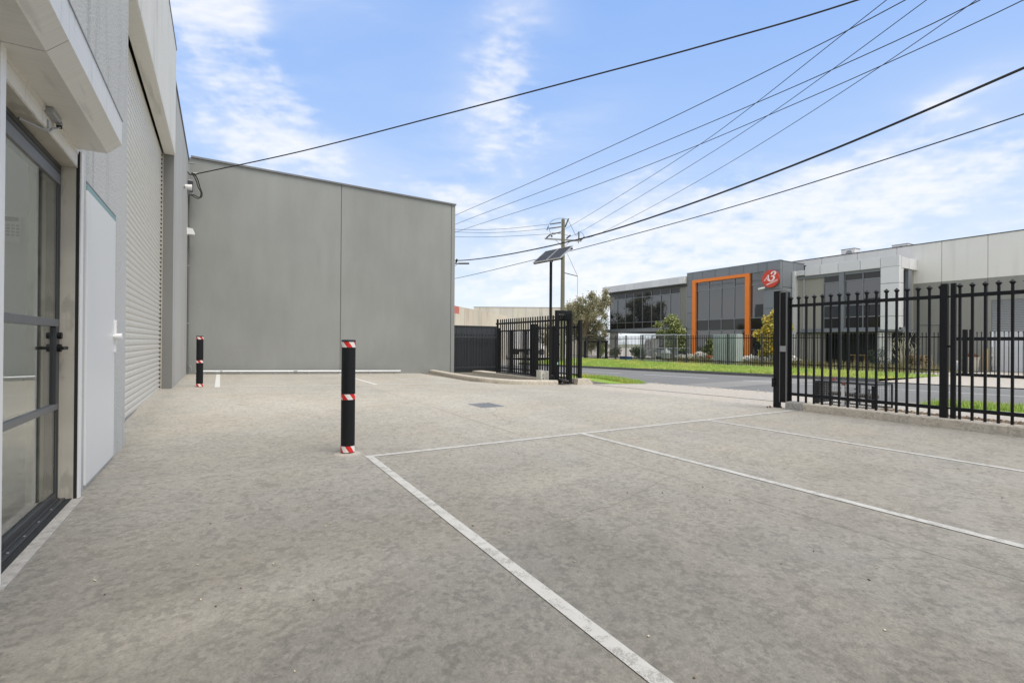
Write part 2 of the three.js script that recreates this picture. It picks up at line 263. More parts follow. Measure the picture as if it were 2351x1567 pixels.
{ const d = []; for (let z = -31; z < 14; z += 4.9) d.push(sheet(16.45, 16.56, z, z + (z < -12 ? 3.4 : 4.88), 0.7, (x, zz) => S(zz) + 0.034)); struct('lane_marking', d, M.roadPaint); }
struct('kerb', kerbRun(RN - 0.14, RN, -29, -12.1, (z) => S(z) + 0.03 + 0.085 * step(-12.1, -13.5, z)), M.kerb);
struct('kerb', kerbRun(RN - 0.14, RN, -4.1, 14, (z) => S(z) + 0.03 + 0.085 * step(-4.5, -3.6, z)), M.kerb);
struct('kerb', kerbRun(RF, RF + 0.14, -33, -8.6, (z) => S(z) + 0.125), mat([0.24, 0.235, 0.225], 0.95, { map: concTex }));
struct('verge', sheet(RF + 0.14, FF - 0.12, -34, -8.6, 0.6, verge), M.grass);
struct('driveway', sheet(RF, 26.4, -8.6, 3, 0.6, (x, z) => mix(S(z) + 0.03, LOT, step(RF, 25, x))), M.path);
struct('verge', sheet(RF + 0.14, 26.4, 3, 40, 0.8, (x, z) => mix(S(z) + 0.1, LOT, step(RF, 25, x))), M.grass);
struct('plinth', [bx(FF - 0.12, FF + 0.12, -0.6, LOT + 0.04, -34, -8.6)], M.kerb);
struct('garden_bed', sheet(FF + 0.12, 34.3, -30, -10.2, 0.6, (x, z) => lot(x, z) + 0.05 * fbm(x, z, 2)), mat([0.40, 0.36, 0.25], 0.97, { map: grassTex }));
struct('car_park', sheet(FF + 0.12, 60, -48, -30, 1, (x, z) => lot(x, z) - 0.05), M.path);
struct('car_park', sheet(26.4, 60, -10.2, 40, 1, (x, z) => lot(x, z)), M.path);
struct('forecourt', sheet(7.5, 150, -150, -31.5, 4, () => -0.56), M.path);
struct('ground', sheet(-2500, 2500, -2500, 2500, 500, () => -1.0), mat([0.22, 0.22, 0.15], 1));

// ---------- kerbs of the yard ----------
{
  const path = new THREE.CatmullRomCurve3([[6.76, -17.58], [6.68, -16.4], [6.56, -15.0], [6.55, -13.6], [6.72, -12.55], [7.02, -12.0], [7.45, -11.72], [7.9, -11.58], [8.30, -11.52]].map((p) => new THREE.Vector3(p[0], 0, p[1])), false, 'centripetal');
  // cross section swept along the path: rounded front nose
  const sec = [[0, -0.1], [0.0, 0.085], [0.012, 0.115], [0.04, 0.13], [0.165, 0.132], [0.175, 0.11], [0.175, -0.1]], n = 60, pos = [], idx = [], uv = [];
  for (let i = 0; i <= n; i++) { const p = path.getPointAt(i / n), t = path.getTangentAt(i / n), nx = -t.z, nz = t.x, sgn = -1; sec.forEach(([o, y], k) => { const x = p.x - nx * o * sgn * -1, z = p.z - nz * o * sgn * -1; pos.push(x, G(p.x, p.z) + y, z); uv.push(i / n * 8, k * 0.07); }); }
  const m = sec.length; for (let i = 0; i < n; i++) for (let k = 0; k < m - 1; k++) { const a = i * m + k, b = a + m; idx.push(a, b, a + 1, b, b + 1, a + 1); }
  for (let k = 1; k < m - 1; k++) { idx.push(n * m, n * m + k, n * m + k + 1); }
  const g = new THREE.BufferGeometry(); g.setAttribute('position', new THREE.Float32BufferAttribute(pos, 3)); g.setAttribute('uv', new THREE.Float32BufferAttribute(uv, 2)); g.setIndex(idx); const gg = g.toNonIndexed(); gg.computeVertexNormals();
  struct('kerb', gg, new THREE.MeshStandardMaterial({ ...{}, color: M.kerb.color, roughness: 0.92, map: concTex, bumpMap: concBump, bumpScale: 0.003, side: THREE.DoubleSide }));
  const pr = (x0, x1, y, z0, z1) => { const g2 = rbx(x0, x1, -0.1, y, z0, z1, 0.02, 2); return g2; };
  struct('kerb', [pr(FR, FR + 0.24, 0.125, -4.72, 8)], M.kerb);
  struct('kerb', [pr(FR - 0.02, FR + 0.25, 0.13, -5.0, -4.705)], M.kerbEnd);
  struct('kerb', [prism([[8.98, -0.12], [9.6, -0.12], [9.42, 0.06], [9.0, 0.075]], -11.75, -11.5)], M.kerb);
  struct('gate_track', [bx(8.35, 8.8, -0.12, 0.03, -17.2, -12.3)], M.kerb);
}

// ---------- left: the warehouse with the glass door and the roller door ----------
const WX = -0.86;
{
  const b = thing('warehouse', 'grey rendered warehouse along the left edge with glass door and tall cream roller door', 'warehouse');
  const T = 7.12, T2 = 6.47, wt = 0.25;
  part('wall_panel', [bx(WX - wt, WX, -0.1, T, -3.08, -2.75), bx(WX - wt, WX, 2.3, T, -2.75, 1.6), bx(WX - wt, WX, -0.1, 0.25, -2.75, 1.6), bx(WX - wt, WX, -0.1, T, 1.6, 9)], M.render, b);
  { const w = sub('added_shop_window', b); part('frame', [bx(-1.03, -0.95, 0.25, 0.32, -2.75, 1.6), bx(-1.03, -0.95, 2.23, 2.3, -2.75, 1.6), ...[-2.75, -1.3, 0.15, 1.54].map((z) => bx(-1.03, -0.95, 0.32, 2.23, z, z + 0.06))], M.alu, w); for (const z of [-2.69, -1.24, 0.21]) part('pane', bx(-0.99, -0.986, 0.32, 2.23, z, z + 1.39), M.glassDoor, w); }  // unseen window, added to let daylight into the room behind the door
  part('wall_panel', bx(WX - wt, WX, 2.30, T, -4.48, -3.08), M.render, b);
  part('wall_panel', bx(WX - wt, WX, -0.1, T, -6.55, -4.48), M.render, b);
  part('header_panel', rbx(WX - 0.17, WX + 0.025, 4.93, T, -12.42, -6.56, 0.012), M.headRender, b);
  part('wall_panel', bx(WX - wt, WX, -0.1, T2, -17.62, -12.43), M.wallFar, b);
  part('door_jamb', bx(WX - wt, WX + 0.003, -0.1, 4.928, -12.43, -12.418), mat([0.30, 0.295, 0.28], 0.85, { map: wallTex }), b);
  part('parapet_cap', [bx(WX - wt - 0.02, WX + 0.035, T, T + 0.035, -12.44, 9), bx(WX - wt - 0.02, WX + 0.025, T2, T2 + 0.035, -17.62, -12.42)], M.flashing, b);
  part('roof', [bx(-22, -3.8, 6.3, 6.4, -17.6, 9), bx(-1.6, WX - wt, 6.3, 6.4, -17.6, 9), bx(-3.8, -1.6, 6.3, 6.4, -17.6, -5.2), bx(-3.8, -1.6, 6.3, 6.4, 1.0, 9)], M.flashing, b); part('added_roof_light', bx(-3.8, -1.6, 6.34, 6.35, -5.2, 1.0), new THREE.MeshPhysicalMaterial({ color: lin(0.9, 0.92, 0.9), roughness: 0.9, transmission: 0.8, thickness: 0 }), b);  // translucent roof sheet out of view, added to brighten the room below
  part('back_wall', [bx(-22.2, -22, -0.1, 6.4, -17.6, 9), bx(-22, WX - wt, -0.1, 6.4, -17.75, -17.6), bx(-22, WX - wt, -0.1, 6.4, 9, 9.2)], M.wallFar, b);
  // roller door
  const rd = sub('roller_door', b, [0, 0, 0]);
  const X = -1.08, prof = [[-0.004, 0], [0.001, 0.003], [0.010, 0.009], [0.0135, 0.016], [0.015, 0.036], [0.0135, 0.062], [0.010, 0.070], [0.001, 0.075], [0.001, 0.078], [-0.004, 0.081], [-0.004, 0.0874], [-0.02, 0.0874], [-0.02, 0]];
  const sg = prism(prof, -12.45, -6.5);
  for (let i = 0; i < 56; i++) { const o = part('slat', sg, M.slat, rd); o.position.set(X, 0.07 + i * 0.0875, 0); }
  part('bottom_bar', bx(X - 0.03, X + 0.02, 0.03, 0.072, -12.4, -6.55), M.galvDull, rd);
  part('guide', [bx(X - 0.05, X + 0.045, 0, 4.93, -12.42, -12.385)], M.creamDirty, rd);
  { const t = []; for (let i = 0; i < 55; i++) t.push(bx(X - 0.01, X + 0.03, 0.145 + i * 0.0875, 0.172 + i * 0.0875, -12.392, -12.365)); part('end_lock', t, M.blackDull, rd, 'stuff'); }
  part('curtain_recess', [bx(-1.6, -1.11, 4.93, 5.6, -12.4, -6.55), bx(-1.7, -1.6, 0, 5.6, -12.6, -6.4)], M.blackDull, rd);
  // glass door in its reveal
  part('reveal', [bx(-1.11, WX - 0.0, 2.285, 2.30, -4.48, -3.08), bx(-1.11, WX + 0.002, -0.05, 2.286, -4.505, -4.478), bx(-1.11, WX, -0.05, 2.286, -3.082, -3.07)], M.creamDirty, b);
  const d = sub('glass_door', b);
  const x0 = -1.015, x1 = -0.945;
  part('frame', [rbx(x0, x1, 0, 2.285, -4.478, -4.452, 0.004), rbx(x0, x1, 2.222, 2.284, -4.452, -3.085, 0.004), rbx(x0, x1, 0.0, 2.222, -3.11, -3.085, 0.004)], M.alu, d);
  part('frame_groove', [bx(x0, x1 + 0.0015, 2.246, 2.254, -4.45, -3.09), bx(x0, x1 + 0.0015, 2.215, 2.222, -4.45, -3.11)], M.black, d);
  part('top_rail', rbx(-1.0, -0.942, 2.145, 2.215, -4.45, -3.11, 0.004), M.aluLight, d);
  part('stile', [rbx(-1.0, -0.949, 0.03, 2.145, -4.45, -4.418, 0.003)], M.alu, d);
  part('stile', [rbx(-1.0, -0.949, 0.03, 2.145, -3.145, -3.11, 0.003)], M.alu, d);
  part('lock_stile', rbx(-1.002, -0.936, 0.672, 1.187, -4.418, -4.36, 0.003), M.alu, d);
  part('cross_rail', rbx(-1.002, -0.936, 1.187, 1.237, -4.418, -3.145, 0.004), M.aluLight, d);
  part('cross_rail', rbx(-1.002, -0.936, 0.634, 0.673, -4.418, -3.145, 0.004), M.aluLight, d);
  part('bottom_rail', rbx(-1.0, -0.942, 0.03, 0.075, -4.418, -3.145, 0.004), M.alu, d);
  part('glass_pane', [bx(-0.957, -0.953, 1.237, 2.145, -4.418, -3.145)], M.glassDoor, d);
  part('glass_pane', [bx(-0.957, -0.953, 0.673, 1.187, -4.36, -3.145)], M.glassDoor, d);
  part('glass_pane', [bx(-0.957, -0.953, 0.075, 0.634, -4.418, -3.145)], M.glassDoor, d);
  part('lock', [cyl(0.022, 0.022, 0.03, [-0.93, 1.127, -4.395], 20, 'x'), cyl(0.013, 0.013, 0.012, [-0.926, 1.127, -4.395], 16, 'x')], M.black, d);
  part('handle', [cyl(0.026, 0.026, 0.03, [-0.932, 1.045, -4.395], 20, 'x'), cyl(0.010, 0.010, 0.05, [-0.915, 1.045, -4.395], 12, 'x'), rbx(-0.899, -0.884, 1.034, 1.056, -4.41, -4.285, 0.004)], M.black, d);
  part('threshold', [rbx(-1.03, -0.905, -0.05, 0.022, -4.478, -3.085, 0.004), rbx(-1.0, -0.93, 0.02, 0.034, -4.45, -3.11, 0.003)], M.alu, b);
  part('threshold_seal', bx(-0.905, -0.872, -0.05, 0.012, -4.478, -3.085), M.blackDull, b);
  for (const z of [-4.2, -3.95, -3.7, -3.45, -3.2]) part('screw', cyl(0.006, 0.006, 0.004, [-0.918, 0.023, z], 10), M.galv, b);
  part('sill_strip', bx(-0.872, -0.81, -0.05, 0.008, -4.5, -3.0), mat([0.66, 0.62, 0.56], 0.9, { map: concTex }), b);
  // shutter guides either side of the door, black channel and white strip
  for (const [z, n] of [[-4.478, -1], [-3.082, 1]]) { const a = (p, q) => (n < 0 ? [z - q, z - p] : [z + p, z + q]); part('shutter_guide', rbx(WX, WX + 0.022, -0.02, 2.405, ...a(0.007, 0.072), 0.003), M.white, b); part('guide_channel', [bx(WX - 0.006, WX + 0.012, -0.02, 2.40, ...a(-0.001, 0.006))], M.blackDull, b); }
  // pelmet box of the shutter, folded from sheet in one metre lengths
  const pb = sub('shutter_box', b), zs = [-4.43, -3.005, -1.6, -0.2, 1.2];
  for (let i = 0; i < 4; i++) {
    const a = -zs[i + 1] + 0.003, c = -zs[i] - 0.003;
    const outer = [[WX + 0.01, 2.402], [-0.69, 2.402], [-0.612, 2.478], [-0.612, 2.645], [WX, 2.66]];
    const g = prism(outer.map(([x, y]) => [x, y]), -c, -a); part('pelmet_section', g, M.cream, pb);
  }
  for (const z of zs.slice(1, 4)) part('pelmet_joint', prism([[WX + 0.01, 2.404], [-0.691, 2.404], [-0.614, 2.479], [-0.614, 2.644], [WX, 2.655]], z - 0.004, z + 0.004), M.seal, pb);
  part('pelmet_lip', [bx(-0.64, -0.607, 2.645, 2.653, -4.435, 1.2)], M.galvDull, pb);
  part('shutter_bottom_bar', [rbx(WX - 0.045, WX + 0.004, 2.298, 2.40, -4.455, -3.10, 0.005), bx(WX - 0.04, WX + 0.010, 2.375, 2.404, -4.45, -3.10)], M.cream, pb);
  const cr = sub('crank_hook', b);
  part('gearbox', [rbx(WX, WX + 0.045, 2.368, 2.402, -3.86, -3.70, 0.008, 2), cyl(0.016, 0.016, 0.03, [WX + 0.03, 2.375, -3.875], 14, 'z')], M.galvDull, cr);
  part('crank_rod', [tube([[WX + 0.03, 2.375, -3.885], [WX + 0.035, 2.352, -3.875], [WX + 0.015, 2.31, -3.80], [WX + 0.012, 2.285, -3.77], [WX - 0.005, 2.27, -3.70], [WX - 0.03, 2.262, -3.62], [WX - 0.06, 2.258, -3.55]], 0.0055, 8, 40)], M.galvDull, cr);
  part('joint_fork', [rbx(WX + 0.018, WX + 0.042, 2.345, 2.372, -3.895, -3.868, 0.004)], M.blackDull, cr);
  part('clip', [rbx(WX + 0.003, WX + 0.010, 2.30, 2.345, -3.775, -3.755, 0.002)], M.galvDull, cr);
  // white meter cabinet door with its teal frame
  const cd = sub('cabinet_door', b);
  part('door_leaf', rbx(WX - 0.02, WX + 0.012, 0.03, 2.2, -5.86, -4.735, 0.004), M.doorWhite, cd);
  part('frame', [bx(WX - 0.02, WX + 0.006, 2.203, 2.248, -5.905, -4.735), bx(WX - 0.02, WX + 0.006, 0.02, 2.203, -5.905, -5.866)], M.teal, cd);
  part('frame_gap', [bx(WX - 0.01, WX + 0.004, 2.248, 2.266, -5.91, -4.73)], M.seal, cd);
  part('lock_plate', [rbx(WX + 0.004, WX + 0.028, 0.99, 1.285, -5.87, -5.825, 0.003)], M.white, cd);
  part('lock_plate_edge', [bx(WX + 0.002, WX + 0.02, 0.99, 1.285, -5.90, -5.871)], M.teal, cd);
  part('knob', [cyl(0.03, 0.024, 0.05, [WX + 0.05, 1.135, -5.795], 20, 'x'), cyl(0.014, 0.014, 0.03, [WX + 0.02, 1.135, -5.795], 12, 'x')], M.white, cd);
  for (const y of [1.0, 1.05, 1.22, 1.27]) part('screw', cyl(0.004, 0.004, 0.004, [WX + 0.029, y, -5.85], 8, 'x'), M.galvDull, cd);
  // room behind the glass
  part('room_wall', [bx(-4.2, -1.12, 0, 2.75, -5.0, -4.9), bx(-4.3, -4.2, 0, 2.75, -5, 2), bx(-4.2, -1.12, 0, 2.75, 2, 2.1)], mat([0.88, 0.89, 0.86], 0.85), b);
  part('room_floor', bx(-4.3, -1.0, -0.06, 0.0, -5, 2.1), mat([0.50, 0.48, 0.44], 0.6), b);
}
{
  const k = thing('alarm_keypad', 'white alarm keypad on the inside wall seen through the glass door', 'keypad', [-1.305, 1.785, -4.9]);
  part('case', rbx(-0.075, 0.062, 0, 0.20, 0, 0.03, 0.008, 2), M.white, k);
  part('display', bx(-0.065, 0.05, 0.158, 0.188, 0.03, 0.032), mat([0.06, 0.07, 0.065], 0.3), k);
  const kg = rbx(-0.009, 0.009, -0.007, 0.007, 0, 0.006, 0.003, 1); for (let i = 0; i < 5; i++) for (let j = 0; j < 4; j++) { const o = part('key', kg, mat([0.30, 0.31, 0.31], 0.6), k); o.position.set(-0.055 + i * 0.025, 0.06 + j * 0.023, 0.03); }
  part('cover_flap', bx(-0.072, 0.059, 0.005, 0.028, 0.03, 0.04), M.white, k);
}

// ---------- things fixed to the left wall near the corner ----------
{
  const s = thing('service_bracket', 'steel bracket, grey fuse box and looped black cables high in the wall corner', 'service connection', [WX, 5.62, -17.3]);
  part('bracket', [bx(0, 0.05, 0.10, 0.7, -0.03, 0.02), bx(0, 0.16, 0.66, 0.69, -0.04, 0.03)], M.galvDull, s);
  part('fuse_box', rbx(0.01, 0.13, -0.17, 0.13, -0.08, 0.10, 0.01), M.charcoal, s);
  part('box_lid', rbx(0.015, 0.135, 0.13, 0.155, -0.085, 0.105, 0.006), M.galv, s);
  part('box_base', [bx(0.0, 0.14, -0.24, -0.18, -0.09, 0.05), bx(0.0, 0.05, -0.2, -0.1, 0.1, 0.28)], M.galvDull, s);
  part('cable', [tube([[0.1, 0.38, 0.1], [0.22, 0.28, 0.0], [0.30, 0.02, -0.02], [0.36, -0.2, 0], [0.32, -0.3, 0.0], [0.1, -0.22, 0]], 0.016), tube([[0.1, 0.36, 0.1], [0.2, 0.2, 0.0], [0.26, 0.0, 0], [0.33, -0.16, 0], [0.27, -0.34, 0.02], [0.08, -0.26, 0.02]], 0.014), tube([[-0.02, 0.38, 0.15], [0.08, 0.30, 0.1], [0.16, 0.36, 0.08], [0.22, 0.26, 0.05]], 0.016)], M.wire, s);
  part('insulator', [cyl(0.03, 0.03, 0.16, [0.16, 0.37, 0.06], 12, 'x')], M.galvDull, s);
  const c = thing('conduit', 'thin dark conduit running down the corner between the two warehouses', 'conduit', [WX + 0.03, 0, -17.5]);
  part('pipe', [cyl(0.026, 0.026, 5.3, [0, 2.78, 0], 12)], M.seal, c); for (const y of [1.6, 3.3]) part('clamp', bx(-0.03, 0.03, y, y + 0.03, -0.03, 0.03), M.galvDull, c);
  part('tap', [tube([[0.0, 0.3, 0], [0.05, 0.36, 0.05], [0.09, 0.31, 0.07], [0.09, 0.2, 0.07]], 0.016)], M.galvDull, c);
  const f = thing('floodlight', 'small white floodlight on the wall beside the fuse box', 'light', [WX, 5.13, -15.55]);
  part('lamp_head', [cyl(0.075, 0.06, 0.15, [0.11, 0, 0], 18, 'x')], M.white, f); part('mount', [cyl(0.05, 0.05, 0.05, [0.025, 0, 0], 16, 'x')], M.galvDull, f); part('sensor', [rbx(0.08, 0.18, -0.09, -0.05, -0.05, 0.02, 0.01)], M.galvDull, f);
  const v = thing('vent_cowl', 'white slanted vent cowl on the wall corner below the cables', 'vent cowl', [WX, 4.28, -17.25]);
  part('cowl', [prism([[0, -0.09], [0.20, -0.09], [0.185, -0.02], [0.14, 0.08], [0, 0.09]], -0.10, 0.10)], M.white, v); part('flange', bx(0, 0.012, -0.11, 0.11, -0.12, 0.12), M.white, v);
}

// ---------- the grey warehouse that closes the yard ----------
{
  const b = thing('neighbouring_warehouse', 'plain dark grey warehouse wall with sloping parapet closing the far end of the yard', 'warehouse', [0, 0, 0]);
  const top = (x) => 6.555 - 0.0205 * (x + 0.86), P = (x0, x1, z0, z1, dy = 0) => prism([[x0, -0.3], [x1, -0.3], [x1, top(x1) + dy], [x0, top(x0) + dy]], z0, z1);
  part('wall_panel', P(-0.86, 3.522, -17.85, -17.62), M.grey, b); part('wall_panel', P(3.548, 7.60, -17.85, -17.62), M.grey, b); part('corner_panel', P(7.622, 7.765, -40, -17.615), M.grey, b);
  part('joint_seal', P(3.522, 3.548, -17.85, -17.635, -0.01), M.seal, b); part('joint_seal', P(7.60, 7.622, -17.85, -17.64, -0.01), M.seal, b);
  part('parapet_cap', [prism([[-0.80, top(-0.8)], [7.79, top(7.79)], [7.79, top(7.79) + 0.055], [-0.80, top(-0.8) + 0.055]], -17.9, -17.57), bx(7.6, 7.80, top(7.8) - 0.0, top(7.8) + 0.055, -40, -17.9)], M.flashing, b);
  part('roof', [prism([[-20, 6.2], [7.6, 6.0], [7.6, 6.1], [-20, 6.3]], -40, -17.86)], M.flashing, b);
  part('back_wall', [bx(-20, 7.6, -0.3, 6.1, -40.2, -40)], M.grey, b);
  const p = thing('wheel_stop_pipe', 'galvanised steel pipe lying along the foot of the grey wall', 'pipe', [0, 0, 0]);
  const yy = (x) => G(x, -17.4) + 0.085;
  part('tube', [rod([-0.62, yy(-0.62), -17.45], [2.1, yy(2.1), -17.45], 0.045, 14), rod([2.1, yy(2.1), -17.45], [5.6, yy(5.6), -17.45], 0.045, 14)], M.galv, p);
  part('coupling', [rod([2.05, yy(2.05), -17.45], [2.16, yy(2.16), -17.45], 0.052, 14), rod([0.0, yy(0), -17.45], [0.06, yy(0.06), -17.45], 0.052, 14)], M.galvDull, p);
  part('foot_bracket', [-0.4, 0.55, 1.5, 2.5, 3.5, 4.5, 5.4].map((x) => bx(x - 0.03, x + 0.03, G(x, -17.4) - 0.01, yy(x) - 0.03, -17.5, -17.4)), M.galvDull, p);
}

// ---------- bollards ----------
{
  const c = document.createElement('canvas'); c.width = 512; c.height = 64; const x = c.getContext('2d'); x.fillStyle = '#f1efec'; x.fillRect(0, 0, 512, 64); x.fillStyle = '#dd2a22';
  for (let i = -1; i < 5; i++) { const a = i * 128; x.beginPath(); x.moveTo(a, 0); x.lineTo(a + 64, 0); x.lineTo(a + 112, 64); x.lineTo(a + 48, 64); x.fill(); }
  const t = new THREE.CanvasTexture(c); t.colorSpace = THREE.SRGBColorSpace; t.wrapS = THREE.RepeatWrapping;
  const tape = mat([0.95, 0.95, 0.95], 0.42, { map: t });
  const r = 0.0665, root = thing('bollard', 'black bollard with red and white tape standing in front at the parking bay corner', 'bollard', [1.093, 0, -5.05], 0.35, 'black bollards with red and white tape');
  const lathe = (pts) => new THREE.LatheGeometry(pts.map((p) => new THREE.Vector2(...p)), 40);
  part('post', lathe([[0, -0.05], [r, -0.05], [r, 1.106]]), M.blackSatin, root);
  part('cap', lathe([[r, 1.106], [r + 0.002, 1.108], [r + 0.002, 1.116], [r - 0.006, 1.122], [0, 1.126]]), M.charcoal, root);
  for (const [y0, y1, a] of [[1.046, 1.099, 0.2], [0.534, 0.589, 1.0], [0.02, 0.081, 0.5]]) { const g = new THREE.CylinderGeometry(r + 0.0015, r + 0.0015, y1 - y0, 40, 1, true, a * 1.2); g.translate(0, (y0 + y1) / 2, 0); part('reflective_tape', g, tape, root); }
  part('base_grout', lathe([[r, 0.012], [r + 0.035, 0.006], [r + 0.06, 0]]), M.path, root);
  const o = root.clone(); o.name = numbered('bollard'); o.position.set(-0.385, G(-0.385, -12.8) - 0.01, -12.8); o.rotation.y = 1.15; o.userData.label = 'smaller looking black bollard with red and white tape beside the roller door far back'; scene.add(o);
}

// ---------- drain grate, litter ----------
{
  const g = thing('drain_grate', 'square steel drain grate set in the concrete yard', 'drain grate', [4.04, 0, -7.78]);
  part('frame', [bx(-0.22, 0.22, -0.03, 0.006, -0.29, -0.26), bx(-0.22, 0.22, -0.03, 0.006, 0.26, 0.29), bx(-0.22, -0.195, -0.03, 0.006, -0.26, 0.26), bx(0.195, 0.22, -0.03, 0.006, -0.26, 0.26)], M.steelGrate, g);
  part('pit', bx(-0.2, 0.2, -0.04, 0.0022, -0.262, 0.262), M.blackDull, g);
  const bg = bx(-0.195, 0.195, 0, 0.007, -0.009, 0.009); for (let i = 0; i < 18; i++) { const o = part('grate_bar', bg, M.steelGrate, g); o.position.z = -0.245 + i * 0.029; }
  const r = rng(404), l = []; for (let i = 0; i < 330; i++) { const x = mix(-0.6, 8, r()), z = mix(-11, -0.6, Math.pow(r(), 0.8)), L = 0.005 + 0.016 * r() * r(), q = new THREE.BoxGeometry(L, 0.003, 0.003 + 0.004 * r()); q.rotateZ((r() - 0.5) * 0.3); q.rotateY(r() * 3.14); q.translate(x, G(x, z) + 0.004, z); l.push(q); }
  tag(part('leaf_litter', l.slice(0, 120), mat([0.16, 0.11, 0.06], 0.95), scene), 'scattered dead leaves and twigs over the concrete yard', 'litter', null, 'stuff');
  tag(part('dry_grass_litter', l.slice(120), mat([0.62, 0.55, 0.40], 0.95), scene), 'pale bits of dry straw scattered over the concrete yard', 'litter', null, 'stuff');
}
// ---------- fences and the sliding gate ----------
const flatBar = (h, w = 0.03) => rbx(-w / 2, w / 2, 0, h, -w / 2, w / 2, 0.004);
const spearBar = (h, w = 0.025, r = 0.034) => {   // square tube with a pressed spear head
  const tip = new THREE.ConeGeometry(r, 0.038, 4); tip.rotateY(Math.PI / 4); tip.translate(0, h + 0.047, 0);
  const neck = new THREE.CylinderGeometry(r, w * 0.62, 0.032, 4); neck.rotateY(Math.PI / 4); neck.translate(0, h + 0.012, 0);
  return merge([bx(-w / 2, w / 2, 0, h, -w / 2, w / 2), neck, tip]);
};
{
  const FX = 8.55, f = thing('spear_top_fence', 'black spear top steel fence on the kerb to the right of the driveway', 'fence', [FX, 0, 0]);
  const g = spearBar(1.80, 0.027, 0.04);
  for (let k = 0; k < 17; k++) { const o = part('bar', g, M.blackSatin, f); o.position.set(0, 0.065 + 0.02, -4.985 + k * 0.1302); }
  for (let k = 0; k < 18; k++) { const o = part('bar', g, M.blackSatin, f); o.position.set(0, 0.065 + 0.02, -2.70 + k * 0.1285); }
  for (const [y0, y1] of [[1.755, 1.805], [0.23, 0.28]]) { part('rail', rbx(-0.02, 0.02, y0, y1, -5.14, -2.87, 0.004), M.blackSatin, f); part('rail', rbx(-0.02, 0.02, y0, y1, -2.745, -0.38, 0.004), M.blackSatin, f); }
  const post = rbx(-0.036, 0.036, 0.0, 1.925, -0.036, 0.036, 0.006), cap = rbx(-0.038, 0.038, 1.925, 1.937, -0.038, 0.038, 0.004);
  for (const z of [-2.862, -0.36]) { let o = part('post', post, M.blackSatin, f); o.position.set(0, 0.02, z); o = part('post_cap', cap, M.charcoal, f); o.position.set(0, 0.02, z); }
  const p2 = rbx(-0.026, 0.026, 0.0, 1.925, -0.026, 0.026, 0.005); for (const z of [-2.768, -0.27]) { const o = part('post', p2, M.blackSatin, f); o.position.set(0, 0.02, z); const c = part('post_cap', rbx(-0.028, 0.028, 1.925, 1.935, -0.028, 0.028, 0.003), M.charcoal, f); c.position.set(0, 0.02, z); }
  part('hinge_bolt', [rod([0, 1.10, -2.84], [0, 1.10, -2.76], 0.014), rod([0, 1.775, -2.84], [0, 1.775, -2.75], 0.012), rod([0, 0.26, -2.84], [0, 0.26, -2.75], 0.012)], M.blackDull, f);
}
{
  const p = thing('gate_catch_post', 'tall black gate catch post with grey channel at the near side of the driveway', 'gate post', [8.5, 0, -5.17]);
  part('post', rbx(-0.045, 0.045, -0.03, 2.05, -0.075, 0.02, 0.005), M.blackSatin, p);
  part('catch_channel', [bx(-0.02, -0.012, 0.1, 2.02, 0.02, 0.16), bx(-0.02, 0.06, 0.12, 2.02, 0.021, 0.028), bx(-0.02, 0.06, 0.12, 2.02, 0.155, 0.162)], M.blackSatin, p);
  part('channel_edge', bx(-0.03, -0.02, 0.1, 2.03, 0.021, 0.038), M.aluLight, p); part('channel_edge', bx(-0.03, -0.02, 0.1, 2.03, 0.136, 0.162), M.aluLight, p);
  part('channel_face', [bx(0.062, 0.068, 0.12, 1.98, 0.025, 0.155)], M.aluLight, p);
  part('inner_post', rbx(-0.025, 0.055, 0.1, 1.955, 0.05, 0.125, 0.005), M.black, p);
  part('top_plate', prism([[-0.045, 2.052], [0.075, 2.052], [0.075, 2.064], [-0.045, 2.064]], -0.075, 0.165), M.galvDull, p);
  part('gusset', [prism([[0.03, 1.95], [0.055, 2.05], [-0.02, 2.05]], 0.022, 0.032)], M.galvDull, p);
  part('strike_plate', rbx(-0.055, -0.02, 0.985, 1.085, 0.045, 0.15, 0.004), M.galvDull, p);
  part('rubber_stop', [cyl(0.02, 0.02, 0.05, [-0.06, 0.45, -0.06], 12, 'x'), rbx(-0.08, -0.045, 0.36, 0.52, -0.085, -0.055, 0.006)], M.blackDull, p);
  part('anchor_bolt', [[-0.16, 0.0], [-0.1, -0.05], [-0.02, 0.11], [-0.22, -0.02]].map(([a, b]) => cyl(0.012, 0.012, 0.03, [a, 0.012, b - 0.05], 6)), M.rust, p);
}
{
  const GX = 8.55, g = thing('sliding_gate', 'black sliding gate of upright flat bars parked open left of the driveway', 'gate', [GX, 0, 0]);
  const bg = rbx(-0.016, 0.016, 0.08, 1.935, -0.019, 0.019, 0.004), n = 30;
  for (let k = 0; k < n; k++) { const o = part('bar', bg, M.blackSatin, g); o.position.z = -15.37 + k * 0.1405; }
  for (const z of [-15.58, -11.26]) part('end_post', rbx(-0.03, 0.03, 0.0, 1.945, z - 0.032, z + 0.032, 0.005), M.blackSatin, g);
  part('rail', rbx(-0.028, 0.028, 1.755, 1.81, -15.68, -11.23, 0.005), M.blackSatin, g); part('rail', rbx(-0.028, 0.028, 0.10, 0.14, -15.6, -11.23, 0.005), M.blackSatin, g);
  part('bottom_beam', rbx(-0.035, 0.035, 0.005, 0.075, -15.62, -11.23, 0.006), M.blackSatin, g);
  part('gear_rack', bx(-0.06, -0.036, 0.03, 0.06, -15.5, -11.3), M.steelGrate, g);
  part('wheel', [cyl(0.05, 0.05, 0.03, [0, -0.02, -15.0], 18, 'x'), cyl(0.05, 0.05, 0.03, [0, -0.02, -11.7], 18, 'x')], M.galvDull, g);
}
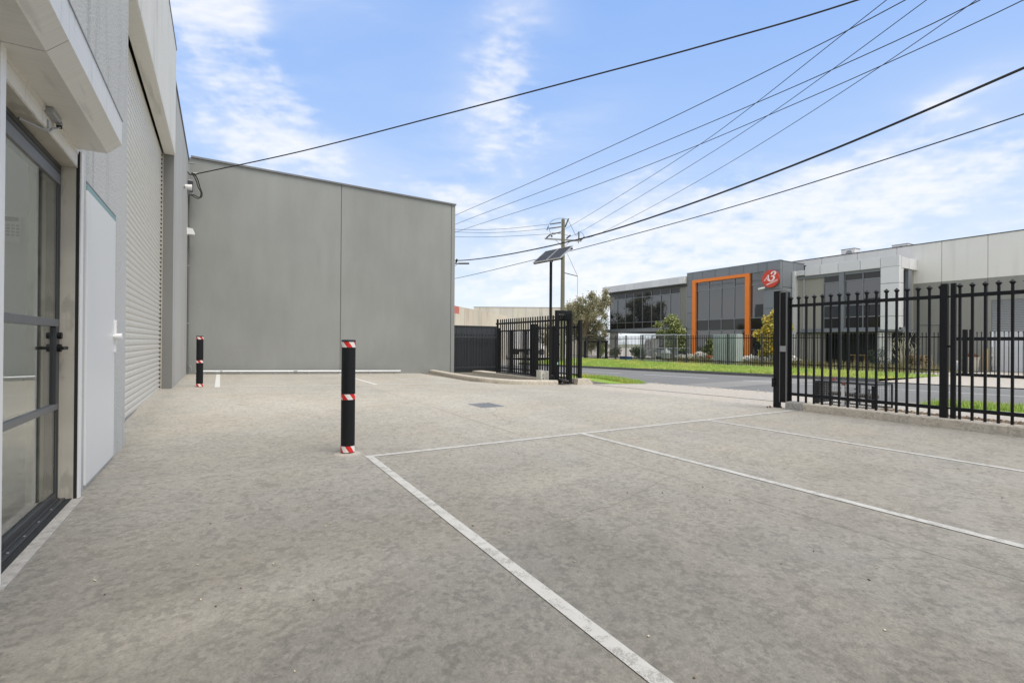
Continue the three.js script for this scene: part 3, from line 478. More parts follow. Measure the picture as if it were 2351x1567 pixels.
{
  const f = thing('gate_guide_frame', 'black goal post frame that guides the sliding gate', 'gate frame', [0, 0, -11.75]);
  part('post', rbx(8.36, 8.455, -0.06, 2.06, -0.045, 0.045, 0.005), M.blackSatin, f); part('post', rbx(8.81, 8.905, -0.06, 2.06, -0.045, 0.045, 0.005), M.blackSatin, f);
  part('top_beam', rbx(8.455, 8.81, 1.955, 2.06, -0.045, 0.045, 0.005), M.blackSatin, f);
  part('guide_roller', [cyl(0.03, 0.03, 0.09, [8.49, 1.86, 0.02], 14), cyl(0.03, 0.03, 0.09, [8.625, 1.86, 0.02], 14), bx(8.46, 8.81, 1.90, 1.935, 0, 0.04), bx(8.72, 8.79, 1.83, 1.96, -0.03, 0.04)], M.black, f);
  part('base_plate', [bx(8.32, 8.50, -0.07, -0.05 + 0.012, -0.1, 0.1), bx(8.76, 8.95, -0.07, -0.038, -0.1, 0.1), bx(8.5, 8.76, -0.06, 0.02, -0.06, 0.05)], M.blackDull, f);
  const s = sub('photo_sensor', f); part('sensor_body', rbx(8.37, 8.43, 0.47, 0.57, 0.046, 0.075, 0.008), mat([0.03, 0.11, 0.09], 0.4), s); part('lens', rbx(8.37, 8.40, 0.50, 0.55, 0.075, 0.08, 0.002), mat([0.6, 0.75, 0.7], 0.3), s);
  const m = thing('gate_motor', 'cream gate motor box with vent slots beside the kerb', 'gate motor', [8.10, G(8.1, -12), -12.0]);
  part('housing', rbx(-0.16, 0.16, 0.02, 0.375, -0.12, 0.13, 0.02, 2), mat([0.66, 0.65, 0.57], 0.5), m); part('side_cover', rbx(0.03, 0.165, 0.03, 0.37, -0.125, 0.134, 0.012, 2), mat([0.70, 0.69, 0.62], 0.5), m);
  { const v = []; for (let i = 0; i < 5; i++) v.push(bx(-0.11, -0.05, 0.22 + i * 0.018, 0.226 + i * 0.018, 0.129, 0.132)); part('vent_slot', v, M.charcoal, m); }
  part('key_cover', [cyl(0.02, 0.02, 0.006, [-0.08, 0.165, 0.132], 16, 'z')], M.charcoal, m);
  part('lid', rbx(-0.165, 0.02, 0.375, 0.392, -0.125, 0.132, 0.006), mat([0.70, 0.69, 0.62], 0.5), m);
  const c = thing('control_box', 'small dark grey box between the gate motor and the gate frame', 'control box', [8.37, G(8.4, -12), -12.02]);
  part('case', rbx(-0.085, 0.085, 0.02, 0.215, -0.07, 0.08, 0.012, 2), M.charcoal, c); part('lid', rbx(-0.09, 0.09, 0.215, 0.245, -0.075, 0.085, 0.012, 2), mat([0.08, 0.085, 0.09], 0.5), c); part('conduit', [tube([[0.0, 0.245, 0], [0.02, 0.27, 0.01], [0.05, 0.25, 0.02]], 0.012)], M.galv, c);
}
{ // solar panel on its pole
  const s = thing('solar_panel', 'pair of tilted solar panels on a thin black pole above the gate', 'solar panel', [8.16, 0, -11.72]);
  part('pole', [rbx(-0.03, 0.03, -0.05, 3.42, -0.03, 0.03, 0.004)], M.blackSatin, s);
  const t = sub('panel', s, [-0.03, 3.62, 0.12]);
  // axes: along the long edge, up the slope, and the normal
  const a = new THREE.Vector3(0.136, 0, 0.991), u = new THREE.Vector3(0.445, 0.36, -0.056).normalize(), n = new THREE.Vector3().crossVectors(u, a).normalize(); if (n.y < 0) n.negate(); const u2 = new THREE.Vector3().crossVectors(n, a).normalize(); if (u2.y < 0) u2.negate();
  const q = new THREE.Matrix4().makeBasis(a, u2, new THREE.Vector3().crossVectors(a, u2)); t.quaternion.setFromRotationMatrix(q); const sg = Math.sign(new THREE.Vector3().crossVectors(a, u2).dot(n));
  const cell = mat([0.030, 0.029, 0.030], 0.5), W = 0.565, Hh = 0.31;
  for (const k of [-1, 1]) {
    const c0 = k < 0 ? -W : 0.004, c1 = k < 0 ? -0.004 : W;
    part('frame', [bx(c0, c1, -Hh, -Hh + 0.014, -0.018, 0.018), bx(c0, c1, Hh - 0.014, Hh, -0.018, 0.018), bx(c0, c0 + 0.014, -Hh + 0.014, Hh - 0.014, -0.018, 0.018), bx(c1 - 0.014, c1, -Hh + 0.014, Hh - 0.014, -0.018, 0.018)], M.galv, t);
    part('backing_sheet', bx(c0 + 0.014, c1 - 0.014, -Hh + 0.014, Hh - 0.014, -0.004, 0.004), mat([0.16, 0.16, 0.16], 0.6), t);
    const cells = [], nx = 9, ny = 4, w = (c1 - c0 - 0.032) / nx, h = (2 * Hh - 0.032) / ny; for (let i = 0; i < nx; i++) for (let j = 0; j < ny; j++) cells.push(bx(c0 + 0.016 + i * w + 0.0015, c0 + 0.016 + (i + 1) * w - 0.0015, -Hh + 0.016 + j * h + 0.002, -Hh + 0.016 + (j + 1) * h - 0.002, sg > 0 ? 0.004 : -0.007, sg > 0 ? 0.007 : -0.004));
    part('solar_cells', cells, cell, t);
  }
  part('support_rail', [bx(-W - 0.02, W + 0.02, -Hh + 0.02, -Hh + 0.06, sg > 0 ? -0.06 : 0.02, sg > 0 ? -0.02 : 0.06), bx(-W - 0.02, W + 0.02, Hh - 0.1, Hh - 0.06, sg > 0 ? -0.06 : 0.02, sg > 0 ? -0.02 : 0.06)], M.blackSatin, t);
  part('bracket', [rod([0, 3.38, 0], [0.14, 3.72, 0.12], 0.02), rod([0, 3.40, 0], [-0.16, 3.5, 0.12], 0.02)], M.blackSatin, s);
}
{ // the neighbours' front fence, seen through the parked gate
  const f = thing('flat_top_fence', 'black flat bar fence standing behind the parked sliding gate', 'fence', [9.9, 0, 0]);
  const bg = rbx(-0.014, 0.014, 0.03, 1.72, -0.017, 0.017, 0.004), b2 = rbx(-0.014, 0.014, 0.03, 1.80, -0.017, 0.017, 0.004), y = (z) => strip(9.9, z) + 0.03;
  for (let k = 0; k < 18; k++) { const o = part('bar', bg, M.blackSatin, f); o.position.set(0, y(-17) - 0.02, -17.75 + k * 0.141); }
  for (let k = 0; k < 18; k++) { const o = part('bar', b2, M.blackSatin, f); o.position.set(0, y(-14) - 0.03, -15.12 + k * 0.141); }
  part('rail', rbx(-0.02, 0.02, 1.56, 1.61, -17.8, -15.3, 0.004), M.blackSatin, f); part('rail', rbx(-0.02, 0.02, 0.08, 0.12, -17.8, -15.3, 0.004), M.blackSatin, f);
  part('rail', rbx(-0.02, 0.02, 1.60, 1.655, -15.22, -12.6, 0.004), M.blackSatin, f); part('rail', rbx(-0.02, 0.02, 0.08, 0.12, -15.22, -12.6, 0.004), M.blackSatin, f);
  for (const [z, h, w] of [[-17.87, 1.72, 0.04], [-15.26, 1.80, 0.085], [-12.57, 1.845, 0.05]]) part('post', rbx(-w, w, y(z) - 0.05, h, z - w, z + w, 0.005), M.blackSatin, f);
}
{
  const f = thing('sheet_metal_fence', 'charcoal sheet fence between the grey wall and the gate', 'fence', [0, 0, -18.0]);
  for (let i = 0; i < 9; i++) part('sheet_panel', bx(7.8 + i * 0.225, 7.8 + (i + 1) * 0.225 - 0.008, -0.4, 1.745, -0.02 - (i % 2) * 0.012, 0.01), M.charcoal, f);
  part('top_rail', rbx(7.76, 9.86, 1.745, 1.785, -0.035, 0.035, 0.005), M.charcoal, f); part('post', rbx(9.76, 9.84, -0.4, 1.78, -0.04, 0.045, 0.005), M.charcoal, f);
  const p = thing('picket_fence', 'low charcoal picket fence in front of the charcoal sheet fence', 'fence', [0, 0, -17.86]);
  const g = spearBar(1.62, 0.025, 0.032); for (let i = 0; i < 14; i++) { const o = part('picket', g, mat([0.035, 0.04, 0.045], 0.5), p); o.position.set(7.93 + i * 0.1325, -0.2, 0); }
  part('rail', rbx(7.8, 9.82, 1.295, 1.335, -0.02, 0.02, 0.004), M.charcoal, p); part('rail', rbx(7.8, 9.82, 0.10, 0.14, -0.02, 0.02, 0.004), M.charcoal, p);
}
{ // mesh cage over pipework behind the right hand fence
  const c = thing('valve_cage', 'galvanised mesh cage standing on the footpath behind the right hand fence', 'mesh cage', [10.05, strip(10.05, -4.7) + 0.02, -4.72]);
  const L = 0.52, D = 0.28, H = 0.44, fr = [];
  for (const x of [-D, D]) { for (const y of [0.015, H]) fr.push(bar([x, y, -L], [x, y, L], 0.028, 0.028)); for (const z of [-L, 0, L]) fr.push(bx(x - 0.013, x + 0.013, 0, H, z - 0.013, z + 0.013)); }
  for (const z of [-L, L]) fr.push(bar([-D, H, z], [D, H, z], 0.026, 0.026));
  part('frame', fr, M.charcoal, c); part('top_edge', [bx(-D - 0.016, -D - 0.014 + 0.03, H + 0.016, H + 0.03, 0.05, L)], M.galvDull, c);
  for (const g of [bx(-D - 0.018, -D - 0.012, 0.02, H - 0.02, -L, -L + 0.09), bx(-D - 0.018, -D - 0.012, 0.02, H - 0.02, L - 0.07, L - 0.01), bx(-D, D, 0.02, H - 0.02, -L - 0.008, -L - 0.003)]) part('dark_end', g, M.blackDull, c);
  const w = []; for (let i = 1; i < 26; i++) { const z = -L + i * (2 * L / 26); for (const x of [-D, D]) w.push(bx(x - 0.0018, x + 0.0018, 0.02, H, z - 0.0018, z + 0.0018)); w.push(bx(-D, D, H + 0.01, H + 0.0136, z - 0.0018, z + 0.0018)); } for (let j = 1; j < 11; j++) for (const x of [-D, D]) w.push(bx(x - 0.0018, x + 0.0018, j * H / 11, j * H / 11 + 0.0036, -L, L)); for (let j = 1; j < 14; j++) w.push(bx(-D + j * 2 * D / 14, -D + j * 2 * D / 14 + 0.0036, H + 0.012, H + 0.0156, -L, L));
  part('wire_mesh', w, M.galvDull, c, 'stuff');
  part('sign_plate', rbx(-D - 0.03, -D - 0.02, 0.03, 0.40, -0.035, 0.02, 0.003), M.white, c);
  part('padlock', [rbx(-D - 0.035, -D - 0.01, 0.40, 0.455, -0.02, 0.035, 0.006)], M.rust, c);
  const v = thing('valve_pipework', 'dark pipework with valves inside the mesh cage', 'pipework', [10.05, strip(10.05, -4.7) + 0.02, -4.72]);
  part('pipe', [rod([0, 0.21, -0.4], [0, 0.21, 0.42], 0.035, 14), rod([0, 0, -0.36], [0, 0.21, -0.36], 0.035, 14), rod([0, 0, 0.38], [0, 0.21, 0.38], 0.035, 14)], mat([0.07, 0.06, 0.05], 0.6), v);
  part('valve', [-0.15, 0.08, 0.28].flatMap((z) => [new THREE.SphereGeometry(0.06, 14, 10).translate(0, 0.21, z), rod([0, 0.21, z], [0, 0.32, z], 0.014), cyl(0.045, 0.045, 0.012, [0, 0.325, z], 16)]), mat([0.06, 0.055, 0.05], 0.5), v);
  part('meter', [cyl(0.06, 0.06, 0.10, [-0.12, 0.08, -0.05], 16, 'z')], M.galvDull, v);
  const rg = tag(part('red_tap', [rbx(-0.02, 0.02, 0, 0.02, -0.05, 0.05, 0.005), new THREE.TorusGeometry(0.022, 0.008, 8, 16).rotateY(Math.PI / 2).translate(0, 0.035, 0.02)], mat([0.42, 0.10, 0.09], 0.6), scene), 'small red fitting lying on top of the mesh cage', 'fitting'); rg.position.set(9.95, strip(10, -4.7) + 0.02 + H + 0.014, -5.0);
}
{ // bark and stones in the planting strip
  const r = rng(91), base = [], g0 = new THREE.BoxGeometry(1, 0.35, 0.5); const im = new THREE.InstancedMesh(g0, mat([0.22, 0.17, 0.125], 0.95), 6500), o = new THREE.Object3D(), c = new THREE.Color();
  for (let i = 0; i < 6500; i++) { const x = mix(FR + 0.22, 9.55, r()), z = mix(-4.0, 1, r()); o.position.set(x, strip(x, z) + 0.03, z); o.rotation.set((r() - 0.5) * 0.9, r() * 6.3, (r() - 0.5) * 0.9); o.scale.setScalar(0.02 + 0.035 * r()); o.updateMatrix(); im.setMatrixAt(i, o.matrix); const k = 0.55 + 1.1 * r(); im.setColorAt(i, c.setRGB(k, k * 0.97, k * 0.93)); }
  im.name = 'bark_mulch'; im.castShadow = im.receiveShadow = true; scene.add(im); tag(im, 'dark bark mulch in the strip behind the right hand fence', 'mulch', null, 'stuff');
}
// grass blades in tufts on the verges
function grass(name, label, n, seed, place) {
  const r = rng(seed), pos = []; for (let i = 0; i < 7; i++) { const a = r() * 6.3, h = 0.05 + 0.06 * r(), l = 0.02 + 0.05 * r(), x = (r() - 0.5) * 0.10, z = (r() - 0.5) * 0.10, w = 0.006; pos.push(x - Math.sin(a) * w, 0, z + Math.cos(a) * w, x + Math.sin(a) * w, 0, z - Math.cos(a) * w, x + Math.cos(a) * l, h, z + Math.sin(a) * l); }
  const g = new THREE.BufferGeometry(); g.setAttribute('position', new THREE.Float32BufferAttribute(pos, 3)); g.computeVertexNormals();
  const im = new THREE.InstancedMesh(g, M.blade, n), o = new THREE.Object3D(), c = new THREE.Color();
  for (let i = 0; i < n; i++) { const [x, y, z] = place(r); o.position.set(x, y, z); o.rotation.y = r() * 6.3; const s = 0.7 + 0.7 * r(); o.scale.set(s, s * (0.7 + 0.6 * r()), s); o.updateMatrix(); im.setMatrixAt(i, o.matrix); const k = fbm(x * 0.9, z * 0.9, 3, 256, 256, 3), d = step(0.45, 0.8, k), b = 0.75 + 0.5 * r(); im.setColorAt(i, c.setRGB(mix(0.85, 1.25, d) * b, mix(0.97, 1.08, d) * b, mix(0.9, 1.2, d) * b)); }
  im.name = name; im.castShadow = im.receiveShadow = true; scene.add(im); tag(im, label, 'grass', null, 'stuff');
}
grass('lawn_grass', 'bright green lawn on the far side of the road in front of the long fence', 26000, 7, (r) => { const x = mix(RF + 0.15, FF - 0.1, r()), z = mix(-33, -8.6, r()); return [x, verge(x, z) - 0.01, z]; });
grass('verge_grass', 'thin strip of green grass along the near edge of the road', 5000, 8, (r) => { const far = r() < 0.55, x = mix(11.4, RN - 0.13, r()), z = far ? mix(-15.2, -12.1, r()) : mix(-4.2, 3, r()); return [x, strip(x, z) - 0.01, z]; });
{ // a few slender stones of broken edge where driveway meets road
  const r = rng(17), l = []; for (let i = 0; i < 60; i++) { const z = mix(-12, -4, r()), s = 0.01 + 0.03 * r(), g = new THREE.DodecahedronGeometry(s, 0); g.translate(RN + 0.2 * r(), S(z) + 0.03, z); l.push(g); } tag(part('road_grit', l, M.path, scene), 'loose grit along the edge of the road at the driveway', 'grit', null, 'stuff');
}

// ---------- power poles and wires ----------
{
  const p = thing('power_pole', 'weathered timber power pole with crossarm and insulators across the road', 'power pole', [22.55, -0.6, -30.8]);
  part('pole', [cyl(0.185, 0.13, 11.2, [0, 5.6, 0], 18)], M.timber, p);
  const A = new THREE.Vector3(0.87, 0, 0.49);
  part('crossarm', [bar([-1.22, 9.70, -0.7], [1.22, 9.55, 0.7], 0.09, 0.11)], M.galvDull, p);
  part('arm_brace', [rod([-0.55, 9.66, -0.31], [0, 9.0, 0.1], 0.02), rod([0.55, 9.60, 0.31], [0, 9.0, 0.1], 0.02)], M.galvDull, p);
  part('top_strut', [rod([0.13, 10.6, 0.08], [0.36, 11.25, 0.2], 0.055)], mat([0.12, 0.12, 0.11], 0.7), p);
  part('insulator', [[-1.1, 9.82, -0.62], [0.22, 9.78, 0.16], [1.16, 9.66, 0.66]].map(([x, y, z]) => rod([x, y - 0.05, z], [x + 0.05, y + 0.12, z + 0.42], 0.055)), mat([0.10, 0.10, 0.095], 0.4), p);
  part('insulator', [rod([1.05, 9.55, 0.6], [1.05, 10.25, 0.6], 0.055), rod([1.02, 9.50, 0.58], [1.02, 9.35, 0.58], 0.03)], mat([0.16, 0.15, 0.15], 0.4), p);
  part('insulator', [[10.95, 0.9], [10.62, 1.0], [10.2, 0.8]].map(([y, l]) => rod([-0.12, y, -0.1], [-0.12 - l * 0.8, y - 0.13, -0.1 - l * 0.5], 0.045)), mat([0.13, 0.13, 0.125], 0.5), p);
  part('jumper_wire', [tube([[-0.95, 10.75, -0.6], [-0.7, 11.1, -0.4], [0, 11.25, 0.1], [0.3, 11.15, 0.2]], 0.014), tube([[0.34, 11.1, 0.2], [0.6, 10.6, 0.3], [0.9, 9.95, 0.5], [1.02, 10.2, 0.6], [1.2, 10.15, 0.8], [1.25, 9.85, 1.0]], 0.014), tube([[-1.0, 10.6, -0.6], [-0.85, 10.3, -0.55], [-0.85, 9.95, -0.4]], 0.014), tube([[-0.75, 10.15, -0.45], [-0.1, 10.05, 0], [0.3, 9.95, 0.2], [0.42, 9.85, 0.3]], 0.014)], M.wire, p);
  part('switch_body', [rod([-0.95, 10.68, -0.6], [-1.05, 10.35, -0.65], 0.04), rod([-0.8, 9.95, -0.4], [-0.83, 9.82, -0.3], 0.06)], mat([0.1, 0.1, 0.1], 0.5), p);
  part('stay_bracket', [rod([0.1, 7.1, 0.06], [1.0, 6.85, 0.55], 0.032)], mat([0.10, 0.105, 0.11], 0.6), p);
  part('stay_wire', [rod([0.98, 6.9, 0.54], [0.12, 9.0, 0.06], 0.012), rod([1.0, 6.85, 0.55], [1.0, 1.0, 0.55], 0.012)], M.wire, p);
  part('stay_insulator', [cyl(0.045, 0.045, 0.18, [1.0, 2.35, 0.55], 10)], mat([0.62, 0.60, 0.5], 0.5), p);
}
{
  const p = thing('power_pole', 'power pole on the near nature strip to the right of the yard', 'power pole', [11.95, -0.3, 0.2]);
  part('pole', [cyl(0.19, 0.13, 11, [0, 5.5, 0], 18)], M.timber, p); part('crossarm', [rbx(-1.1, 1.75, 9.45, 9.56, 0.13, 0.22, 0.01), rbx(-1.1, 1.75, 8.30, 8.41, 0.13, 0.22, 0.01)], M.timber, p);
  part('insulator', [[-0.7, 9.56], [0, 9.56], [0.62, 9.56], [-0.45, 8.41], [0.45, 8.41], [1.45, 8.41]].map(([x, y]) => cyl(0.04, 0.03, 0.18, [x, y + 0.09, 0.18], 12)), mat([0.3, 0.2, 0.15], 0.3), p);
  const q = thing('street_light_pole', 'slim pole behind the grey wall corner with a short street light arm', 'street light', [11.15, -0.5, -26.7]);
  part('pole', [cyl(0.12, 0.10, 6.6, [0, 3.3, 0], 14)], M.timber, q); part('light_arm', [rod([0, 6.15, 0], [0.75, 6.18, 0.35], 0.03), rod([0.7, 6.18, 0.32], [1.25, 6.19, 0.62], 0.055)], mat([0.13, 0.13, 0.13], 0.5), q);
  part('clamp', [rod([0.35, 6.16, 0.8], [0.35, 6.32, 0.9], 0.05), rod([0.55, 6.20, 0.3], [0.62, 6.33, 0.33], 0.03), tube([[0.6, 6.25, 0.3], [0.3, 6.0, 0.2], [0.05, 5.6, 0.1]], 0.012), tube([[0.7, 6.2, 0.32], [0.35, 5.85, 0.2], [0.05, 5.35, 0.1]], 0.012)], M.wire, q);
}
function wire(label, r, pts, group) { const g = tube(pts, r, 6, 90); const o = part(numbered('power_line'), g, M.wire, scene); return tag(o, label, 'power line', group); }
const WG = 'power lines above the yard and the road';
wire('upper of the three near street power lines', 0.0105, [[11.5, 9.6, -60], [11.5, 8.35, -25.86], [11.5, 7.98, -16.76], [11.5, 7.82, -10.74], [11.5, 7.81, -7.43], [11.5, 7.86, -4.48], [11.5, 8.25, 0.3]], WG);
wire('middle of the three near street power lines', 0.0105, [[12.4, 9.6, -60], [12.4, 8.36, -27.87], [12.4, 7.83, -16.6], [12.4, 7.68, -11.47], [12.4, 7.62, -8.67], [12.4, 7.60, -6.43], [12.4, 7.68, -3.63], [12.4, 8.25, 0.3]], WG);
wire('lowest of the three near street power lines', 0.0105, [[13.4, 9.6, -60], [13.4, 8.39, -29.71], [13.4, 7.72, -17.39], [13.4, 7.60, -11.31], [13.4, 7.63, -8.58], [13.4, 7.70, -5.76], [13.4, 7.83, -3.29], [13.4, 8.25, 0.3]], WG);
wire('thick black twisted cable sagging low across the sky', 0.026, [[11.16, 5.88, -26.7], [11.5, 5.72, -25.64], [11.5, 5.28, -20.96], [11.5, 5.02, -15.86], [11.5, 4.98, -13.0], [11.5, 5.12, -9.1], [11.5, 5.36, -5.95], [11.5, 5.52, -4.51], [11.5, 5.74, -2.82], [11.85, 6.3, 0.2]], WG);
wire('thin lowest cable running just under the thick twisted cable', 0.0125, [[11.2, 4.85, -30], [11.5, 4.74, -25.62], [11.5, 4.65, -18.04], [11.5, 4.63, -14.75], [11.5, 4.65, -11.02], [11.5, 4.71, -7.82], [11.5, 4.82, -5.25], [11.5, 4.97, -2.82], [11.85, 5.35, 0.2]], WG);
wire('service cable from the wall corner rising over the whole yard', 0.017, [[-0.66, 5.98, -17.25], [1.8, 6.05, -13.9], [4.19, 6.24, -10.64], [6.08, 6.41, -8.08], [7.59, 6.56, -6.03], [8.99, 6.77, -4.13], [11.85, 7.5, 0.2]], WG);
wire('left one of the three lines crossing from the far pole crossarm', 0.0105, [[21.5, 9.18, -31.1], [19.78, 8.78, -26.45], [15.34, 8.50, -12.59], [14.53, 8.60, -10.07], [13.05, 8.98, -5.47], [11.25, 9.42, 0.3]], WG);
wire('middle one of the three lines crossing from the far pole crossarm', 0.0105, [[22.8, 9.2, -30.3], [21.47, 8.80, -27.55], [16.9, 8.52, -14.38], [15.26, 8.54, -9.68], [13.62, 8.86, -4.94], [11.95, 9.42, 0.3]], WG);
wire('right one of the three lines crossing from the far pole crossarm', 0.0105, [[23.75, 9.08, -29.8], [22.52, 8.66, -26.92], [18.29, 8.24, -15.56], [15.91, 8.28, -9.16], [14.06, 8.60, -4.18], [12.57, 9.42, 0.3]], WG);
wire('top one of three short lines running left from the far pole', 0.013, [[21.6, 10.2, -31.4], [18.5, 9.82, -33.2], [15.2, 9.74, -35.0], [5, 10.6, -41]], WG);
wire('second of three short lines running left from the far pole', 0.013, [[21.55, 9.86, -31.4], [18.5, 9.56, -33.2], [15.2, 9.55, -35.0], [5, 10.4, -41]], WG);
wire('bottom one of three short lines running left from the far pole', 0.013, [[21.7, 9.47, -31.35], [18.5, 9.24, -33.2], [15.2, 9.18, -35.0], [5, 10.0, -41]], WG);
// ---------- across the road: the office building ----------
const tinted = new THREE.MeshPhysicalMaterial({ color: lin(0.018, 0.022, 0.027), roughness: 0.03, metalness: 0.0, ior: 2.0, specularIntensity: 1, clearcoat: 0.35, clearcoatRoughness: 0.02 });
const spandrel = new THREE.MeshPhysicalMaterial({ color: lin(0.022, 0.021, 0.021), roughness: 0.08, ior: 1.6, specularIntensity: 0.8 });
const O = { panel: mat([0.215, 0.232, 0.252], 0.5, { metalness: 0.1 }), panelB: mat([0.23, 0.247, 0.267], 0.5, { metalness: 0.15 }), silver: mat([0.72, 0.72, 0.73], 0.45, { metalness: 0.1 }), silver2: mat([0.77, 0.77, 0.775], 0.45, { metalness: 0.1 }), joint: mat([0.07, 0.075, 0.08], 0.8), orange: mat([0.95, 0.24, 0.018], 0.45), mull: mat([0.24, 0.25, 0.265], 0.4, { metalness: 0.4 }), dark: mat([0.05, 0.055, 0.06], 0.7), soffit: mat([0.10, 0.105, 0.11], 0.8), greige: mat([0.36, 0.35, 0.31], 0.8), whiteP: mat([0.72, 0.72, 0.70], 0.8), warm: mat([0.90, 0.885, 0.86], 0.88, { map: paleTex }), band: mat([0.33, 0.33, 0.31], 0.88, { map: paleTex }) };
{
  const b = thing('office_building', 'dark grey two storey office with an orange portal frame across the road', 'office building', [0, 0, 0]);
  const X = 34, g = 0.012;
  // portal cladding panels
  const zs = [-28.75, -28.12, -27.2, -25.95, -24.7, -23.45, -22.3, -21.6, -20.6];
  for (let i = 0; i < zs.length - 1; i++) part('cladding_panel', rbx(X, X + 0.25, 6.43, 7.08, zs[i] + g, zs[i + 1] - g, 0.008), i % 2 ? O.panelB : O.panel, b);
  for (const [z0, z1] of [[-28.75, -28.12], [-21.88, -20.6]]) for (let y = 0; y < 5; y++) part('cladding_panel', rbx(X, X + 0.25, -0.3 + y * 1.346 + g, -0.3 + (y + 1) * 1.346 - g, z0 + g, z1 - g, 0.008), y % 2 ? O.panelB : O.panel, b);
  for (let i = 0; i < 2; i++) for (let y = 0; y < 4; y++) part('cladding_panel', rbx(X + 0.25 + i * 1.35 + g, X + 0.25 + (i + 1) * 1.35 - g, -0.3 + y * 1.84 + g, -0.3 + (y + 1) * 1.84 - g, -20.85, -20.6, 0.008), (i + y) % 2 ? O.panelB : O.panel, b);
  part('core', [bx(X + 0.02, 37.4, -0.3, 7.0, -28.7, -28.2), bx(X + 0.02, 37.4, 6.5, 7.0, -28.7, -20.7), bx(X + 0.02, 37.4, -0.3, 7.0, -21.8, -20.7), bx(37.0, 37.4, -0.3, 7.0, -28.7, -20.7)], O.joint, b);
  part('parapet_cap', [bx(X - 0.02, X + 0.3, 7.08, 7.12, -28.77, -20.58), bx(X + 0.3, 37, 7.05, 7.1, -20.9, -20.58)], O.panel, b);
  // orange frame
  part('orange_frame', [rbx(X - 0.10, X + 0.06, -0.3, 6.43, -28.12, -27.78, 0.012), rbx(X - 0.10, X + 0.06, -0.3, 6.43, -23.28, -22.93, 0.012), rbx(X - 0.10, X + 0.06, 6.19, 6.43, -27.78, -23.28, 0.012)], O.orange, b);
  // glazing: each pane its own piece in a grid
  function glaze(x, ys, zs2, pick, name = 'window') {
    const w = sub(name, b); const fr = [];
    for (const y of ys) fr.push(bx(x - 0.05, x + 0.03, y - 0.03, y + 0.03, zs2[0], zs2[zs2.length - 1])); for (const z of zs2) for (let j = 0; j < ys.length - 1; j++) fr.push(bx(x - 0.047, x + 0.03, ys[j] + 0.03, ys[j + 1] - 0.03, z - 0.028, z + 0.028));
    part('mullion', fr, O.mull, w);
    for (let i = 0; i < zs2.length - 1; i++) for (let j = 0; j < ys.length - 1; j++) { const o = part('pane', bx(-0.006, 0.006, ys[j] + 0.03, ys[j + 1] - 0.03, zs2[i] + 0.028, zs2[i + 1] - 0.028), pick(i, j), w); o.position.x = x; o.rotation.z = ((i * 7 + j * 3) % 5 - 2) * 0.0012; }
    return w;
  }
  glaze(X + 0.08, [-0.2, 2.22, 3.1, 5.53, 6.4], [-27.78, -26.57, -25.41, -24.26, -23.28], (i, j) => (j === 1 ? spandrel : tinted));
  glaze(X + 0.12, [-0.2, 2.22, 3.1, 5.53, 6.42], [-22.93, -21.88], (i, j) => (j === 1 ? spandrel : tinted));
  part('vent_grille', [bx(X + 0.08, X + 0.11, 0.4, 1.4, -24.2, -23.32)], O.dark, b);
  // sign: a disc with painted lettering
  {
    const c = document.createElement('canvas'); c.width = c.height = 1024; const x = c.getContext('2d'); x.fillStyle = '#d8442e'; x.fillRect(0, 0, 1024, 1024); x.fillStyle = '#fbf4f0'; x.strokeStyle = '#fbf4f0';
    x.font = 'italic bold 450px serif'; x.save(); x.transform(1, 0, -0.16, 1, 95, 0); x.fillText('A', 100, 600); x.restore();
    x.lineCap = 'round'; x.lineJoin = 'round'; // the 3: a flat-topped bold figure
    x.font = 'italic bold 800px serif'; x.save(); x.transform(0.95, 0, -0.12, 1, 60, 0); x.fillText('3', 385, 665); x.restore();
    for (const [y, w] of [[0, 26], [62, 24]]) { x.lineWidth = w; x.beginPath(); x.moveTo(270 + y * 0.6, 850 + y * 0.05); x.quadraticCurveTo(560, 735 + y, 950, 590 + y); x.stroke(); }
    const t = new THREE.CanvasTexture(c); t.colorSpace = THREE.SRGBColorSpace;
    const s = thing('round_sign', 'round red sign with white A3 lettering on the grey facade', 'sign', [X - 0.02, 5.83, -21.25]);
    part('disc', cyl(0.63, 0.63, 0.14, [-0.07, 0, 0], 56, 'x'), mat([0.60, 0.07, 0.035], 0.4), s);
    const f = new THREE.CircleGeometry(0.62, 56); f.rotateY(-Math.PI / 2); f.translate(-0.1445, 0, 0); part('face', f, mat([1, 1, 1], 0.35, { map: t }), s);
    const cam = thing('security_camera', 'small white security camera on the grey facade below the round sign', 'camera', [X, 5.2, -21.75]); part('arm', [rod([0, 0, 0.1], [-0.22, -0.02, 0.02], 0.03)], M.galvDull, cam); part('camera_body', [rod([-0.18, 0.02, 0.1], [-0.36, -0.06, -0.28], 0.07, 12)], M.white, cam);
  }
  // left wing
  const cz = [-39.13, -38.0, -36.9, -35.8, -34.65, -33.55, -32.45, -31.4, -30.35, -29.4, -28.76];
  for (let i = 0; i < cz.length - 1; i++) part('fascia_panel', rbx(X - 0.35, X + 0.5, 6.24, 6.84, cz[i] + 0.008, cz[i + 1] - 0.008, 0.008), i % 3 ? O.silver : O.silver2, b);
  for (let i = 0; i < 3; i++) part('fascia_panel', rbx(X + 0.5 + i * 1.3, X + 1.78 + i * 1.3, 6.24, 6.84, -39.13, -38.9, 0.008), O.silver, b);
  part('soffit', [bx(X - 0.3, 38, 6.16, 6.24, -39.0, -28.76), bx(X - 0.06, 38, 5.98, 6.16, -38.5, -28.76)], O.soffit, b);
  const glz = [-38.35, -37.31, -36.15, -35.01, -33.9, -32.76, -31.64, -30.57, -29.48];
  glaze(X + 0.08, [2.56, 3.15, 5.5, 5.98], glz, (i, j) => (j === 0 || j === 2 ? spandrel : tinted));
